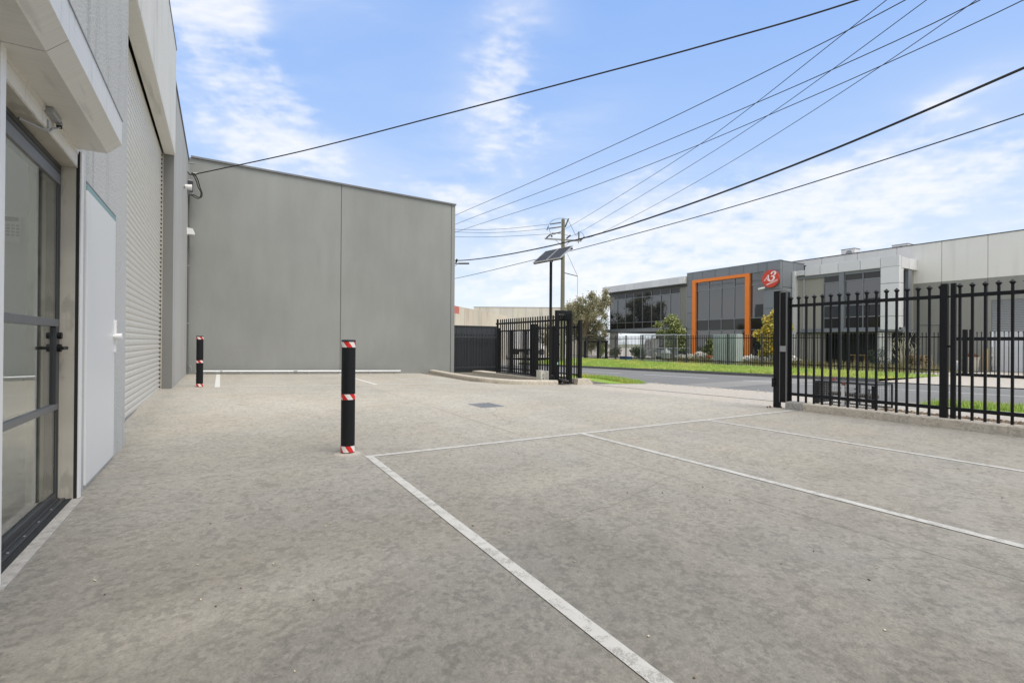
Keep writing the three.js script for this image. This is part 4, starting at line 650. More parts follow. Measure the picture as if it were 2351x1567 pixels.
  part('end_panel', bx(X + 0.02, X + 0.3, 2.56, 5.98, -29.45, -28.77), O.greige, b); { const v = []; for (let i = 0; i < 6; i++) v.push(bx(X + 0.005, X + 0.02, 2.56, 5.98, -29.42 + i * 0.11, -29.40 + i * 0.11)); part('groove', v, O.joint, b); }
  for (let i = 0; i < 8; i++) part('slab_edge_panel', rbx(X - 0.25, X + 0.4, 2.24, 2.54, -39.0 + i * 1.28 + 0.006, -39.0 + (i + 1) * 1.28 - 0.006, 0.008), O.panelB, b);
  part('undercroft_ceiling', bx(X - 0.1, 40, 2.2, 2.3, -38.9, -28.77), O.soffit, b); part('upper_wall', [bx(37.0, 37.2, 2.3, 6.2, -38.4, -28.77), bx(X + 0.1, 37, 2.3, 6.2, -38.45, -38.36)], O.panel, b);
  for (const [z, w] of [[-38.1, 0.35], [-29.2, 0.4]]) part('column', bx(X + 0.1, X + 0.6, -0.4, 2.24, z - w, z + w), z < -35 ? O.whiteP : O.dark, b);
  part('back_wall', [bx(38.5, 38.7, -0.4, 2.24, -33.0, -28.77), bx(35.2, 38.5, -0.4, 2.24, -29.6, -28.77)], O.dark, b);
  // silver wing on the right
  const X2 = 35.5, sz = [-20.58, -19.75, -18.71, -17.56, -16.23, -15.1, -14.09];
  for (let i = 1; i < sz.length - 1; i++) part('fascia_panel', rbx(X2, X2 + 0.3, 5.97 + (i < 5 ? 0 : 0), 6.63, sz[i] + g, sz[i + 1] - g, 0.01), i % 2 ? O.silver : O.silver2, b);
  part('fascia_panel', rbx(X2, X2 + 0.3, 6.05, 6.40, -20.55, -19.77, 0.01), O.silver, b);
  part('jamb_panel', rbx(X2 - 0.1, X2 + 0.3, -0.3, 6.36, -20.58, -20.38, 0.01), O.silver2, b);
  for (let i = 0; i < 3; i++) part('fascia_panel', rbx(X2 + 0.3 + i * 1.06 + g, X2 + 0.3 + (i + 1) * 1.06 - g, 5.88, 6.55, -14.35, -14.09, 0.01), i % 2 ? O.silver2 : O.silver, b);
  part('roof', bx(X2 + 0.2, 38, 6.3, 6.4, -20.4, -14.3), O.soffit, b);
  for (const [y0, y1] of [[2.1, 2.93], [2.93, 4.95], [4.95, 5.97]]) { part('column_panel', rbx(X2, X2 + 0.3, y0 + g, y1 - g, -15.08, -14.10, 0.01), O.silver2, b); part('column_panel', rbx(X2 + 0.3, X2 + 0.62, y0 + g, y1 - g, -14.4, -14.11, 0.01), O.silver, b); }
  part('recess_wall', [bx(X2 + 0.25, X2 + 0.45, -0.3, 6.05, -20.38, -18.56)], O.greige, b); part('downpipe', cyl(0.04, 0.04, 6, [X2 + 0.2, 3, -19.9], 10), M.galv, b);
  part('header_strip', bx(X2 + 0.12, X2 + 0.4, 5.78, 5.97, -20.3, -15.1), O.panel, b);
  part('column', bx(X2 + 0.05, X2 + 0.5, 2.0, 5.95, -17.53, -17.22), O.panel, b); part('sill', [bx(X2 + 0.02, X2 + 0.6, 2.0, 2.24, -20.0, -14.1), bx(X2 - 0.15, X2 + 0.6, 2.0, 2.1, -20.0, -15.1)], O.panel, b);
  glaze(X2 + 0.22, [2.24, 2.95, 3.78, 5.35, 5.8], [-18.54, -17.55], (i, j) => (j === 0 || j === 3 ? spandrel : tinted));
  glaze(X2 + 0.22, [2.24, 2.97, 3.75, 5.37, 5.98], [-17.2, -16.14, -15.1], (i, j) => (j === 0 || j === 3 ? spandrel : tinted));
  // return face, seen edge on
  part('return_wall', [bx(X2 + 0.62, 38, 2.1, 5.9, -14.45, -14.3)], O.greige, b); part('return_window', [bx(X2 + 0.7, X2 + 1.25, 2.3, 5.8, -14.3, -14.27)], tinted, b); part('return_pier', [bx(X2 + 1.3, X2 + 1.75, 2.0, 5.85, -14.4, -14.12)], O.panel, b); part('return_slab', bx(X2 + 0.3, 38.4, 1.95, 2.1, -14.5, -14.0), O.panel, b);
  part('undercroft_wall', [bx(37.9, 38.0, -0.3, 2.1, -20.4, -14.2), bx(X2 + 0.4, 38, -0.3, 2.0, -20.4, -19.9)], O.dark, b); part('undercroft_ceiling', bx(X2 + 0.1, 38, 1.93, 2.0, -20.4, -14.2), O.soffit, b); part('column', bx(X2 + 0.1, X2 + 0.7, -0.3, 1.95, -15.4, -14.75), O.whiteP, b);
  const ta = thing('outdoor_table', 'small wooden table under the overhang of the office', 'table', [36.6, -0.25, -16.7]); part('tabletop', bx(-0.4, 0.4, 0.7, 0.75, -0.5, 0.5), mat([0.45, 0.28, 0.12], 0.7), ta); for (const z of [-0.3, 0.3]) part('leg', bx(-0.05, 0.05, 0, 0.7, z - 0.06, z + 0.06), mat([0.40, 0.25, 0.1], 0.7), ta);
}
{
  const b = thing('large_warehouse', 'large off white warehouse with dark grey lower wall and roller door behind the office', 'warehouse', [0, 0, 0]);
  const X = 38, zs = [-36, -33.0, -30.0, -27.3, -24.8, -22.35, -19.92, -17.55, -15.22, -12.88, -10.76, -8.4, -6.0, -3.6, -1.2, 1.2, 3.6, 6, 8.4, 10.8];
  for (let i = 0; i < zs.length - 1; i++) { const d = 0.014; part('wall_panel', bx(X, X + 0.2, 5.05, 7.5, zs[i] + d, zs[i + 1] - d), O.warm, b); if (zs[i] >= -15.3 && i !== 10 && i !== 11) part('lower_panel', bx(X, X + 0.2, -0.5, 5.046, zs[i] + d, zs[i + 1] - d), O.band, b); }
  part('lower_panel', [bx(X, X + 0.2, -0.5, 5.046, -36, -15.24)], O.band, b); part('lower_panel', [bx(X, X + 0.2, 3.75, 5.046, -10.75, -6.02)], O.band, b);
  part('panel_joint', zs.slice(1, -1).map((z) => bx(X + 0.06, X + 0.1, -0.5, 7.48, z - 0.016, z + 0.016)), mat([0.42, 0.40, 0.34], 0.9), b);
  part('parapet_cap', bx(X - 0.03, X + 0.25, 7.5, 7.55, -36, 10.8), O.joint, b);
  part('roof', bx(X + 0.2, 75, 7.0, 7.2, -36, 10.8), O.soffit, b); part('end_wall', [bx(X + 0.2, 75, -0.5, 7.2, -36, -35.8), bx(X + 0.2, 75, -0.5, 7.2, 10.6, 10.8)], O.warm, b);
  const rd = sub('roller_door', b), sl = bx(X + 0.02, X + 0.09, 0, 0.088, -10.6, -6.1);
  for (let i = 0; i < 19; i++) { const o = part('slat', sl, mat([0.20, 0.205, 0.21], 0.5), rd); o.position.y = 1.95 + i * 0.095; o.rotation.z = 0; }
  const s2 = bx(X - 0.02, X + 0.03, 0, 0.108, -10.55, -6.1); for (let i = 0; i < 20; i++) { const o = part('lower_slat', s2, mat([0.62, 0.635, 0.66], 0.5), rd); o.position.y = -0.28 + i * 0.112; }
  part('jamb', bx(X - 0.03, X + 0.09, -0.5, 3.75, -10.75, -10.6), O.band, rd);
  part('wall_pipe', [rod([X - 0.03, 2.45, -14.0], [X - 0.03, 2.42, -12.0], 0.025), rod([X - 0.03, 2.42, -12.95], [X - 0.03, -0.3, -12.95], 0.025)], M.galvDull, b);
  const sg = thing('wall_notice', 'small white notice board on the dark grey warehouse wall', 'notice', [X - 0.02, 1.0, -12.75]); part('board', rbx(-0.02, 0.01, -0.3, 0.3, -0.14, 0.14, 0.005), M.white, sg); part('board_frame', [bx(-0.025, 0.0, 0.3, 0.33, -0.16, 0.16), bx(-0.025, 0, -0.33, -0.3, -0.16, 0.16)], M.galvDull, sg);
  for (const [z, n, y] of [[-18.45, 'grey air conditioner with a fan on the warehouse roof edge', 7.45], [-15.3, 'low grey air conditioner further along the warehouse roof edge', 7.25]]) { const a = thing('air_conditioner', n, 'air conditioner', [X + 1.0, y, z]); part('case', rbx(-0.4, 0.4, 0, 0.52, -0.45, 0.45, 0.04, 2), M.white, a); part('fan_grille', [cyl(0.2, 0.2, 0.02, [-0.405, 0.24, 0.08], 20, 'x')], M.galvDull, a); part('top_cover', rbx(-0.42, 0.42, 0.52, 0.56, -0.47, 0.47, 0.015), M.galvDull, a); }
}
{ // yellow bollard, drums, pallets by the warehouse
  const y = thing('yellow_bollard', 'yellow safety bollard beside the white roller door', 'bollard', [37.55, -0.3, -10.72]); part('post', cyl(0.11, 0.11, 1.2, [0, 0.6, 0], 18), mat([0.72, 0.40, 0.04], 0.5), y); part('cap', new THREE.SphereGeometry(0.11, 18, 8, 0, 6.3, 0, 1.57).translate(0, 1.2, 0), mat([0.72, 0.40, 0.04], 0.5), y);
  const d = thing('waste_bin', 'cream waste bin with a dark rusty heap in it by the grey wall', 'bin', [36.2, -0.29, -10.95]); part('tub', [new THREE.CylinderGeometry(0.36, 0.3, 0.75, 16).translate(0, 0.4, 0)], mat([0.55, 0.50, 0.42], 0.7), d); part('rim', [new THREE.TorusGeometry(0.36, 0.025, 8, 20).rotateX(Math.PI / 2).translate(0, 0.77, 0)], mat([0.6, 0.55, 0.46], 0.7), d); part('contents', new THREE.SphereGeometry(0.33, 14, 8).scale(1, 0.5, 1).translate(0, 0.85, 0), mat([0.09, 0.035, 0.02], 0.9), d);
  const e = thing('white_drum', 'white plastic drum on the ground beside the grey wall', 'drum', [36.3, -0.29, -11.6]); part('body', new THREE.LatheGeometry([[0, 0], [0.2, 0], [0.22, 0.05], [0.22, 0.22], [0.235, 0.24], [0.22, 0.26], [0.22, 0.5], [0.18, 0.55], [0, 0.56]].map((q) => new THREE.Vector2(...q)), 18), mat([0.7, 0.71, 0.72], 0.5), e); part('lid', cyl(0.06, 0.06, 0.05, [0.06, 0.58, 0], 10), mat([0.55, 0.3, 0.2], 0.5), e);
  const wood = mat([0.50, 0.36, 0.22], 0.85, { map: barkTex }), slat = bx(-0.5, 0.5, 0, 0.02, -0.05, 0.05), block = bx(-0.05, 0.05, 0, 0.09, -0.05, 0.05);
  for (let i = 0; i < 6; i++) { const p = thing('timber_pallet', ['bottom timber pallet of the stack beside the bare tree', 'second timber pallet from the bottom of the stack', 'third timber pallet from the bottom of the stack', 'third timber pallet from the top of the stack', 'second timber pallet from the top of the stack', 'topmost timber pallet of the stack beside the bare tree'][i], 'pallet', [31.0, -0.24 + i * 0.145, -11.45], 0.05 * ((i * 5) % 3 - 1), 'stacked timber pallets'); for (let k = 0; k < 5; k++) { const o = part('board', slat, wood, p); o.position.set(0, 0.112, -0.36 + k * 0.18); } for (const x of [-0.44, 0, 0.44]) for (const z of [-0.36, 0, 0.36]) { const o = part('block', block, wood, p); o.position.set(x, 0.02, z); } for (const z of [-0.36, 0, 0.36]) { const o = part('board', slat, wood, p); o.position.set(0, 0, z); } }
}

// ---------- long fence across the road ----------
{
  const f = thing('long_fence', 'long dark spear top fence across the road in front of the office', 'fence', [FF, LOT, 0]);
  const posts = [-33.6, -31.4, -29.8, -28.05, -26.95, -25.3, -22.55, -21.5, -18.55, -16.45, -12.45, -10.6, -8.6], pk = spearBar(1.68, 0.022, 0.034);
  const postG = rbx(-0.04, 0.04, -0.1, 1.84, -0.04, 0.04, 0.008);
  for (const z of posts) { const o = part('post', postG, M.charcoal, f); o.position.z = z; }
  for (let i = 0; i < posts.length - 1; i++) {
    const a = posts[i], b = posts[i + 1], n = Math.round((b - a) / 0.135), l = [];
    for (let k = 1; k < n; k++) { const g = pk.clone(); g.translate(0, 0.05, a + (b - a) * k / n); l.push(g); }
    part('pickets', l, M.blackSatin, f, 'stuff');
    for (const y of [1.60, 0.24]) part('rail', bx(-0.018, 0.018, y - 0.02, y + 0.02, a + 0.04, b - 0.04), M.blackSatin, f);
  }
  const g = thing('far_sliding_gate', 'dark sliding gate across the road in front of the white roller door', 'gate', [26.5, LOT, -8.2]);
  part('post', rbx(-0.07, 0.07, 0, 1.92, -0.07, 0.07, 0.01), M.blackSatin, g); part('post', rbx(-0.05, 0.05, 0, 1.92, 0.14, 0.24, 0.01), M.blackSatin, g);
  for (const [y0, y1] of [[1.46, 1.60], [0.0, 0.12]]) part('rail', rbx(-0.04, 0.04, y0, y1, -0.35, 7, 0.01), M.blackSatin, g);
  const l = []; for (let k = 1; k < 50; k++) { const q = spearBar(1.70, 0.022, 0.034); q.translate(0, 0.06, 0.24 + k * 0.135); l.push(q); } part('pickets', l, M.blackSatin, g, 'stuff');
  const k = thing('pedestrian_gate', 'dark framed gate at the left end of the long fence across the road', 'gate', [26.2, LOT, -31]); for (const z of [-1.6, 0.05, 1.05]) part('post', rbx(-0.07, 0.07, 0, 1.42, z - 0.1, z + 0.1, 0.01), M.blackSatin, k); part('rail', rbx(-0.05, 0.05, 1.32, 1.46, -1.7, 1.2, 0.01), M.blackSatin, k); part('rail', rbx(-0.05, 0.05, 0.05, 0.12, -1.7, 1.2, 0.01), M.blackSatin, k);
}
{ // cage, tank, dish, crate behind the fence
  const c = thing('equipment_cage', 'silver mesh cage behind the fence across the road', 'mesh cage', [26.2, LOT, 0]);
  const t = (a, b2) => rod(a, b2, 0.028, 8), fr = [];
  for (const x of [-0.25, 1.0]) { fr.push(t([x, 1.86, -26], [x, 1.86, -22.7]), t([x, 0.95, -26], [x, 0.95, -22.7])); for (const z of [-26, -24.9, -23.77, -22.7]) fr.push(t([x, 0, z], [x, 1.86, z])); fr.push(t([x, 0.05, -26], [x, 0.05, -22.7])); }
  part('frame', fr, M.galv, c); const w = []; for (let i = 1; i < 66; i++) w.push(bx(-0.252, -0.248, 0.05, 1.86, -26 + i * 0.05, -25.996 + i * 0.05)); for (let j = 1; j < 37; j++) w.push(bx(-0.252, -0.248, j * 0.05, j * 0.05 + 0.004, -26, -22.7)); part('wire_mesh', w, M.galv, c, 'stuff');
  const b = thing('water_filter', 'pale round topped tank standing inside the silver cage', 'tank', [26.5, LOT, -24.15]); part('tank', new THREE.LatheGeometry([[0, 0.05], [0.2, 0.06], [0.28, 0.3], [0.31, 0.5], [0.31, 0.56], [0.34, 0.57], [0.34, 0.63], [0.31, 0.64], [0.28, 0.75], [0.12, 0.83], [0.1, 0.92], [0, 0.93]].map((q) => new THREE.Vector2(...q)), 22), mat([0.46, 0.51, 0.53], 0.5), b);
  const d = thing('standpipe', 'cream standpipe with a round dial inside the silver cage', 'standpipe', [26.35, LOT, -25.0]); part('pipe', [cyl(0.05, 0.05, 0.5, [0, 0.25, 0], 10)], mat([0.6, 0.54, 0.47], 0.7), d); part('dial', cyl(0.15, 0.15, 0.08, [-0.02, 0.5, 0], 18, 'x'), mat([0.62, 0.56, 0.49], 0.6), d);
  const k = thing('slim_tank', 'pale green ribbed slim water tank behind the fence', 'water tank', [26.5, LOT - 0.02, -19.28]); for (let i = 0; i < 13; i++) part('rib', cyl(0.064, 0.064, 1.82, [-0.32, 0.95, -0.75 + i * 0.125], 10), mat([0.50, 0.57, 0.55], 0.55), k); part('body', rbx(-0.32, 0.3, 0.04, 1.86, -0.8, 0.8, 0.05, 2), mat([0.48, 0.55, 0.53], 0.55), k);
  const q = thing('blue_crate', 'blue plastic crate on the grass behind the fence', 'crate', [27.3, LOT, -28.9]); part('tub', [bx(-0.25, 0.25, 0, 0.03, -0.4, 0.4), bx(-0.25, -0.22, 0.03, 0.24, -0.4, 0.4), bx(0.22, 0.25, 0.03, 0.24, -0.4, 0.4), bx(-0.22, 0.22, 0.03, 0.24, -0.4, -0.37), bx(-0.22, 0.22, 0.03, 0.24, 0.37, 0.4)], mat([0.03, 0.10, 0.36], 0.5), q); part('rim', [bx(-0.27, -0.25, 0.2, 0.26, -0.42, 0.42)], mat([0.04, 0.12, 0.40], 0.5), q);
  for (const [x, z, s, l] of [[29, -22.4, 1, 'orange flower pot in the garden left of the slim tank'], [31.5, -21.2, 0.8, 'orange flower pot at the foot of the right orange frame leg']]) { const p = thing('flower_pot', l, 'pot', [x, LOT - 0.1, z]); part('pot', new THREE.LatheGeometry([[0, 0], [0.2, 0], [0.28, 0.36], [0.31, 0.37], [0.31, 0.45], [0.26, 0.45], [0.24, 0.38], [0, 0.36]].map((a) => new THREE.Vector2(a[0] * s, a[1] * s + 0.12)), 18), mat([0.62, 0.15, 0.04], 0.7), p); }
}

// ---------- plants ----------
// leaves spread through ellipsoid clumps: each clump [x, y, z, rx, ry, rz]; leaf length, count, colours
function leaves(clumps, count, len, cols, seed, wid = 0.42, droop = 0, soft = false) {
  const r = rng(seed), pos = new Float32Array(count * 18), nor = new Float32Array(count * 18), col = new Float32Array(count * 18), vol = clumps.map((c) => Math.pow(c[3] * c[4] * c[5], 0.72)), tot = vol.reduce((a, b) => a + b, 0), a = new THREE.Vector3(), b = new THREE.Vector3(), n = new THREE.Vector3();
  for (let i = 0; i < count; i++) {
    let t = r() * tot, k = 0; while (k < clumps.length - 1 && (t -= vol[k]) > 0) k++;
    const c = clumps[k]; let x, y, z, q; do { x = r() * 2 - 1; y = r() * 2 - 1; z = r() * 2 - 1; q = x * x + y * y + z * z; } while (q > 1 || q < 0.12 * r()); const f = soft ? (0.35 + 1.5 * Math.pow(r(), 1.6)) : 0.62 + 0.38 * vn(x * 2 + k * 7, y * 2 + z * 2 + k * 3); x *= f; y *= f; z *= f; if (soft) y -= 0.5 * Math.abs(f - 0.6) * r();
    a.set(r() - 0.5, r() - 0.5 - droop, r() - 0.5).normalize(); n.set(r() - 0.5, r() - 0.2, r() - 0.5).normalize(); b.crossVectors(a, n).normalize(); n.crossVectors(b, a).normalize();
    const L = len * (0.6 + 0.8 * r()), w = L * wid * 0.5, px = c[0] + x * c[3], py = c[1] + y * c[4], pz = c[2] + z * c[5];
    const P = [[px, py, pz], [px + a.x * L * 0.5 + b.x * w, py + a.y * L * 0.5 + b.y * w, pz + a.z * L * 0.5 + b.z * w], [px + a.x * L, py + a.y * L, pz + a.z * L], [px + a.x * L * 0.5 - b.x * w, py + a.y * L * 0.5 - b.y * w, pz + a.z * L * 0.5 - b.z * w]];
    const cc = cols[Math.min(cols.length - 1, Math.floor(Math.pow(r(), 1.0) * cols.length))], m = 0.7 + 0.6 * r(); [0, 1, 2, 0, 2, 3].forEach((v, j) => { const o = i * 18 + j * 3; pos.set(P[v], o); nor.set([n.x, n.y, n.z], o); col.set([cc[0] * m, cc[1] * m, cc[2] * m], o); });
  }
  const g = new THREE.BufferGeometry(); g.setAttribute('position', new THREE.BufferAttribute(pos, 3)); g.setAttribute('normal', new THREE.BufferAttribute(nor, 3)); g.setAttribute('color', new THREE.BufferAttribute(col, 3)); return g;
}
const leafMat = new THREE.MeshPhysicalMaterial({ color: lin(1, 1, 1), roughness: 0.9, side: THREE.DoubleSide, vertexColors: true, transmission: 0.35, thickness: 0 });
function limbs(list, m, parent, name = 'trunk') { // each limb: points and start, end radius
  const l = list.map(([pts, r0, r1]) => { const c = new THREE.CatmullRomCurve3(pts.map((p) => new THREE.Vector3(...p))), n = pts.length * 4, g = new THREE.TubeGeometry(c, n, 1, 7, false), p = g.attributes.position; for (let i = 0; i <= n; i++) { const q = c.getPointAt(i / n), rr = mix(r0, r1, i / n); for (let k = 0; k <= 7; k++) { const j = i * 8 + k; p.setXYZ(j, q.x + (p.getX(j) - q.x) * rr, q.y + (p.getY(j) - q.y) * rr, q.z + (p.getZ(j) - q.z) * rr); } } g.computeVertexNormals(); return g; });
  return part(name, l, m, parent);
}
const bark = mat([0.42, 0.37, 0.31], 0.9, { map: barkTex }), paleBark = mat([0.85, 0.80, 0.72], 0.9, { map: barkTex });
// gum tree: limbs that fork, leaves in clumps at the ends
function gum(label, base, h, spread, seed, n, cols, group) {
  const t = thing('gum_tree', label, 'tree', base, 0, group), r = rng(seed), L = [], C = [];
  const trunk = [[0, -0.3, 0], [0.1, h * 0.16, 0.05], [-0.08, h * 0.34, -0.1]]; L.push([trunk, h * 0.034, h * 0.022]);
  for (let i = 0; i < 17; i++) { const a = i * 2.4 + r() * 0.7, e = spread * (0.15 + 0.85 * Math.sqrt(r())), y0 = h * (0.14 + 0.2 * r()), y1 = h * (0.30 + 0.64 * ((i * 0.618) % 1) * (1 - 0.35 * e / spread)), x = Math.cos(a) * e, z = Math.sin(a) * e; L.push([[[0, y0, 0], [x * 0.35, mix(y0, y1, 0.4), z * 0.35], [x * 0.8, mix(y0, y1, 0.8), z * 0.8], [x, y1, z]], h * 0.016, h * 0.004]);
    for (let k = 0; k < 6; k++) C.push([x + (r() - 0.5) * spread * 0.75, y1 + (r() - 0.55) * h * 0.26, z + (r() - 0.5) * spread * 0.75, spread * (0.12 + 0.12 * r()), h * (0.035 + 0.035 * r()), spread * (0.12 + 0.12 * r())]); }
  limbs(L, bark, t); part('crown', leaves(C, n, h * 0.024, cols, seed + 1, 0.36, 0.3, true), leafMat, t); return t;
}
const gumCols = [[0.36, 0.33, 0.18], [0.28, 0.27, 0.14], [0.43, 0.38, 0.23], [0.26, 0.28, 0.14], [0.48, 0.43, 0.29]];
gum('large brown green gum tree standing behind the power pole', [30.3, -0.5, -38.2], 8.1, 2.2, 301, 26000, gumCols);
gum('smaller grey green gum tree leaning over the left end of the office', [32.2, -0.5, -40.3], 5.8, 1.9, 317, 13000, [[0.33, 0.33, 0.18], [0.26, 0.28, 0.14], [0.40, 0.39, 0.24]]);
gum('low gum tree at the left edge of the tree group behind the gate', [27.4, -0.5, -39.6], 4.9, 1.1, 331, 4000, [[0.22, 0.21, 0.10], [0.17, 0.165, 0.08], [0.28, 0.25, 0.13]]);
gum('pale green tree seen through the office undercroft', [46, -0.5, -56], 5.5, 4.0, 351, 4500, [[0.13, 0.15, 0.05], [0.16, 0.16, 0.07]]);
function bush(name, label, p, clumps, n, len, cols, seed, stems, wid = 0.5, cat = 'shrub', flowers) {
  const t = thing(name, label, cat, p); if (stems) limbs(stems, bark, t, 'stem'); part(cat === 'tree' ? 'crown' : 'foliage', leaves(clumps, n, len, cols, seed, wid), leafMat, t);
  if (flowers) part('blossom', leaves(flowers[0], flowers[1], flowers[2], flowers[3], seed + 5, 0.9), leafMat, t, 'stuff'); return t;
}
const yg = [[0.24, 0.29, 0.07], [0.17, 0.22, 0.05], [0.33, 0.36, 0.11], [0.12, 0.16, 0.04]], yel = [[0.86, 0.68, 0.10], [0.90, 0.76, 0.24], [0.80, 0.58, 0.05]], pale = [[0.80, 0.78, 0.38], [0.88, 0.86, 0.52]];
{
  const c1 = [[0, 3.1, 0, .55, .55, .6], [-0.1, 2.6, .4, .6, .5, .6], [0, 2.1, -.7, .6, .45, .7], [0.1, 2.2, .6, .6, .4, .7], [0, 2.8, -1.3, .35, .3, .45], [0, 1.7, .9, .5, .45, .6], [0, 1.4, 0, .6, .5, .8], [0, 1.2, 1.0, .45, .4, .5]];
  bush('flowering_tree', 'light green tree with pale yellow blossom in front of the left wing windows', [29, -0.2, -25.9], c1, 3000, 0.19, yg, 401, [[[[0, 0, 0], [0.05, 1, 0.05], [0, 2.8, 0.1]], 0.05, 0.02], [[[0, 0.8, 0], [0, 1.8, -0.5], [0, 2.6, -1.2]], 0.03, 0.012], [[[0, 0.7, 0], [0, 1.4, 0.6], [0, 2.0, 0.8]], 0.03, 0.012]], 0.5, 'tree', [c1, 700, 0.12, pale]);
  const c2 = [[0, 3.2, .2, .4, .45, .5], [0, 2.75, -.25, .5, .5, .6], [0, 2.3, -.1, .6, .5, .75], [0, 1.95, -.9, .45, .35, .5], [0, 2.35, .7, .4, .5, .4], [0, 1.6, -.3, .55, .45, .7], [0, 1.1, -.2, .55, .45, .65], [0, .8, -.7, .35, .35, .35], [0, 1.7, .6, .4, .4, .4]];
  bush('yellow_tree', 'tree covered in bright yellow blossom behind the catch post', [29, -0.2, -17.9], c2, 2200, 0.17, yg, 421, [[[[0, 0, -0.1], [0.05, 1, 0], [0, 2.8, 0.1]], 0.05, 0.02], [[[0, 0.4, -0.1], [0, 1.2, -0.5], [0, 1.9, -0.8]], 0.03, 0.012]], 0.5, 'tree', [c2.map((c, i) => [c[0] - 0.05, c[1], c[2], c[3] * 1.02, c[4] * 1.02, c[5] * 1.02]), 3400, 0.13, yel]);
  const c3 = [[0, 1.35, 0, .3, .35, .4], [0, 0.9, -.25, .3, .3, .45], [0, 0.9, .35, .3, .3, .3], [0, 0.5, 0.1, .2, .3, .3]];
  bush('small_shrub', 'small light green shrub just left of the slim tank', [29, -0.15, -22.5], c3, 650, 0.17, yg, 431, [[[[0, 0, 0], [0.03, 0.6, 0.03], [0, 1.3, 0]], 0.025, 0.01]], 0.55, 'shrub', [c3, 90, 0.10, pale]);
  bush('round_shrub', 'dense dark green shrub between the fence posts left of the silver cage', [28.6, LOT - 0.05, -29.1], [[0, 0.65, 0, .6, .55, .75], [0, 0.5, .5, .5, .45, .5]], 1500, 0.12, [[0.05, 0.085, 0.025], [0.075, 0.11, 0.035], [0.035, 0.06, 0.02]], 441, null, 0.5);
  bush('grey_green_shrub', 'grey green shrub at the left end of the long fence', [28.0, LOT - 0.05, -31.0], [[0, 0.55, 0, .5, .5, .8], [0, 0.75, .3, .4, .35, .5]], 1300, 0.10, [[0.11, 0.125, 0.07], [0.14, 0.15, 0.09], [0.08, 0.09, 0.05]], 443, null, 0.5);
  bush('bright_shrub', 'bright yellow green shrub seen through the dark framed gate', [29.0, LOT - 0.05, -33.8], [[0, 0.7, 0, .4, .65, .4]], 600, 0.13, [[0.25, 0.30, 0.03], [0.18, 0.24, 0.03]], 445, null, 0.5);
  bush('dark_shrub', 'blue green feathery shrub in front of the white column of the office', [28.8, LOT - 0.1, -12.3], [[0, 0.5, 0, .35, .5, .5], [0, 1.0, .2, .22, .35, .25], [0, .85, -.35, .2, .4, .25], [0, 0.4, .55, .3, .35, .35]], 1300, 0.10, [[0.045, 0.075, 0.04], [0.065, 0.095, 0.055], [0.03, 0.05, 0.03]], 447, [[[[0, 0, 0], [0, 0.7, 0.1], [0, 1.3, 0.2]], 0.02, 0.006]], 0.25);
  // white daisies in front of the office
  const wf = [[0.90, 0.88, 0.85], [0.88, 0.86, 0.84], [0.90, 0.88, 0.80]], gr = [[0.14, 0.16, 0.07], [0.20, 0.19, 0.10], [0.10, 0.11, 0.05]];
  const rows = [[-24.6, 'left of the left orange frame leg'], [-23.5, 'in front of the left orange frame leg'], [-21.6, 'just behind the slim tank'], [-20.3, 'in front of the right orange frame leg'], [-18.8, 'at the foot of the yellow blossom tree'], [-17.5, 'right of the yellow blossom tree trunk']];
  rows.forEach(([z, l], i) => { const h = i === 1 ? 0.72 : 0.52, c = [[0, h * 0.5, -0.35, .5, h * 0.55, .5], [0, h * 0.55, 0.35, .5, h * 0.5, .5]]; bush('daisy_bush', 'white flowering daisy bush ' + l, [29.0 + (i % 2) * 0.5, -0.18, z], c, 650, 0.10, gr, 461 + i, null, 0.35, 'shrub', [c.map((q) => [q[0], q[1] + 0.08, q[2], q[3] * 1.04, q[4] * 1.06, q[5] * 1.04]), 800, 0.10, wf]); });
  // bare tree
  const bt = thing('bare_tree', 'bare pale branched tree standing left of the pallet stack', 'tree', [31, -0.3, -12.1]), r = rng(499), L = []; for (let i = 0; i < 12; i++) { const a = i * 1.9, s = 0.3 + 0.5 * r(), h = 1.4 + 0.9 * r(); L.push([[[0, 0, Math.cos(a) * 0.1], [Math.sin(a) * s * 0.3, h * 0.4, Math.cos(a) * s * 0.45], [Math.sin(a) * s * 0.7, h * 0.8, Math.cos(a) * s], [Math.sin(a) * s, h, Math.cos(a) * s * 1.3]], 0.035, 0.008]); for (let k = 0; k < 3; k++) { const q = 0.45 + 0.4 * r(), x = Math.sin(a) * s * q, z = Math.cos(a) * s * q, y = h * q; L.push([[[x, y, z], [x + (r() - 0.5) * 0.2, y + 0.2, z + (r() - 0.5) * 0.3], [x + (r() - 0.5) * 0.4, y + 0.45, z + (r() - 0.5) * 0.6]], 0.014, 0.004]); } } limbs(L, paleBark, bt, 'branches');
  // tall grasses in the garden bed
  const gpos = rng(511), gl = []; for (let i = 0; i < 2600; i++) { const x = mix(FF + 0.3, 29, gpos()), z = mix(-24, -9.4, gpos()), h = (0.18 + 0.35 * gpos() * gpos()) * (z < -17 ? 0.8 : 1.1); gl.push([x, LOT + h * 0.4, z, 0.09, h * 0.5, 0.09]); }
  tag(part('garden_grasses', leaves(gl, 15000, 0.16, [[0.20, 0.19, 0.06], [0.30, 0.24, 0.12], [0.14, 0.17, 0.04], [0.36, 0.28, 0.19]], 512, 0.10, -0.9), leafMat, scene), 'dry and green garden grasses growing behind the long fence', 'grass', null, 'stuff');
}

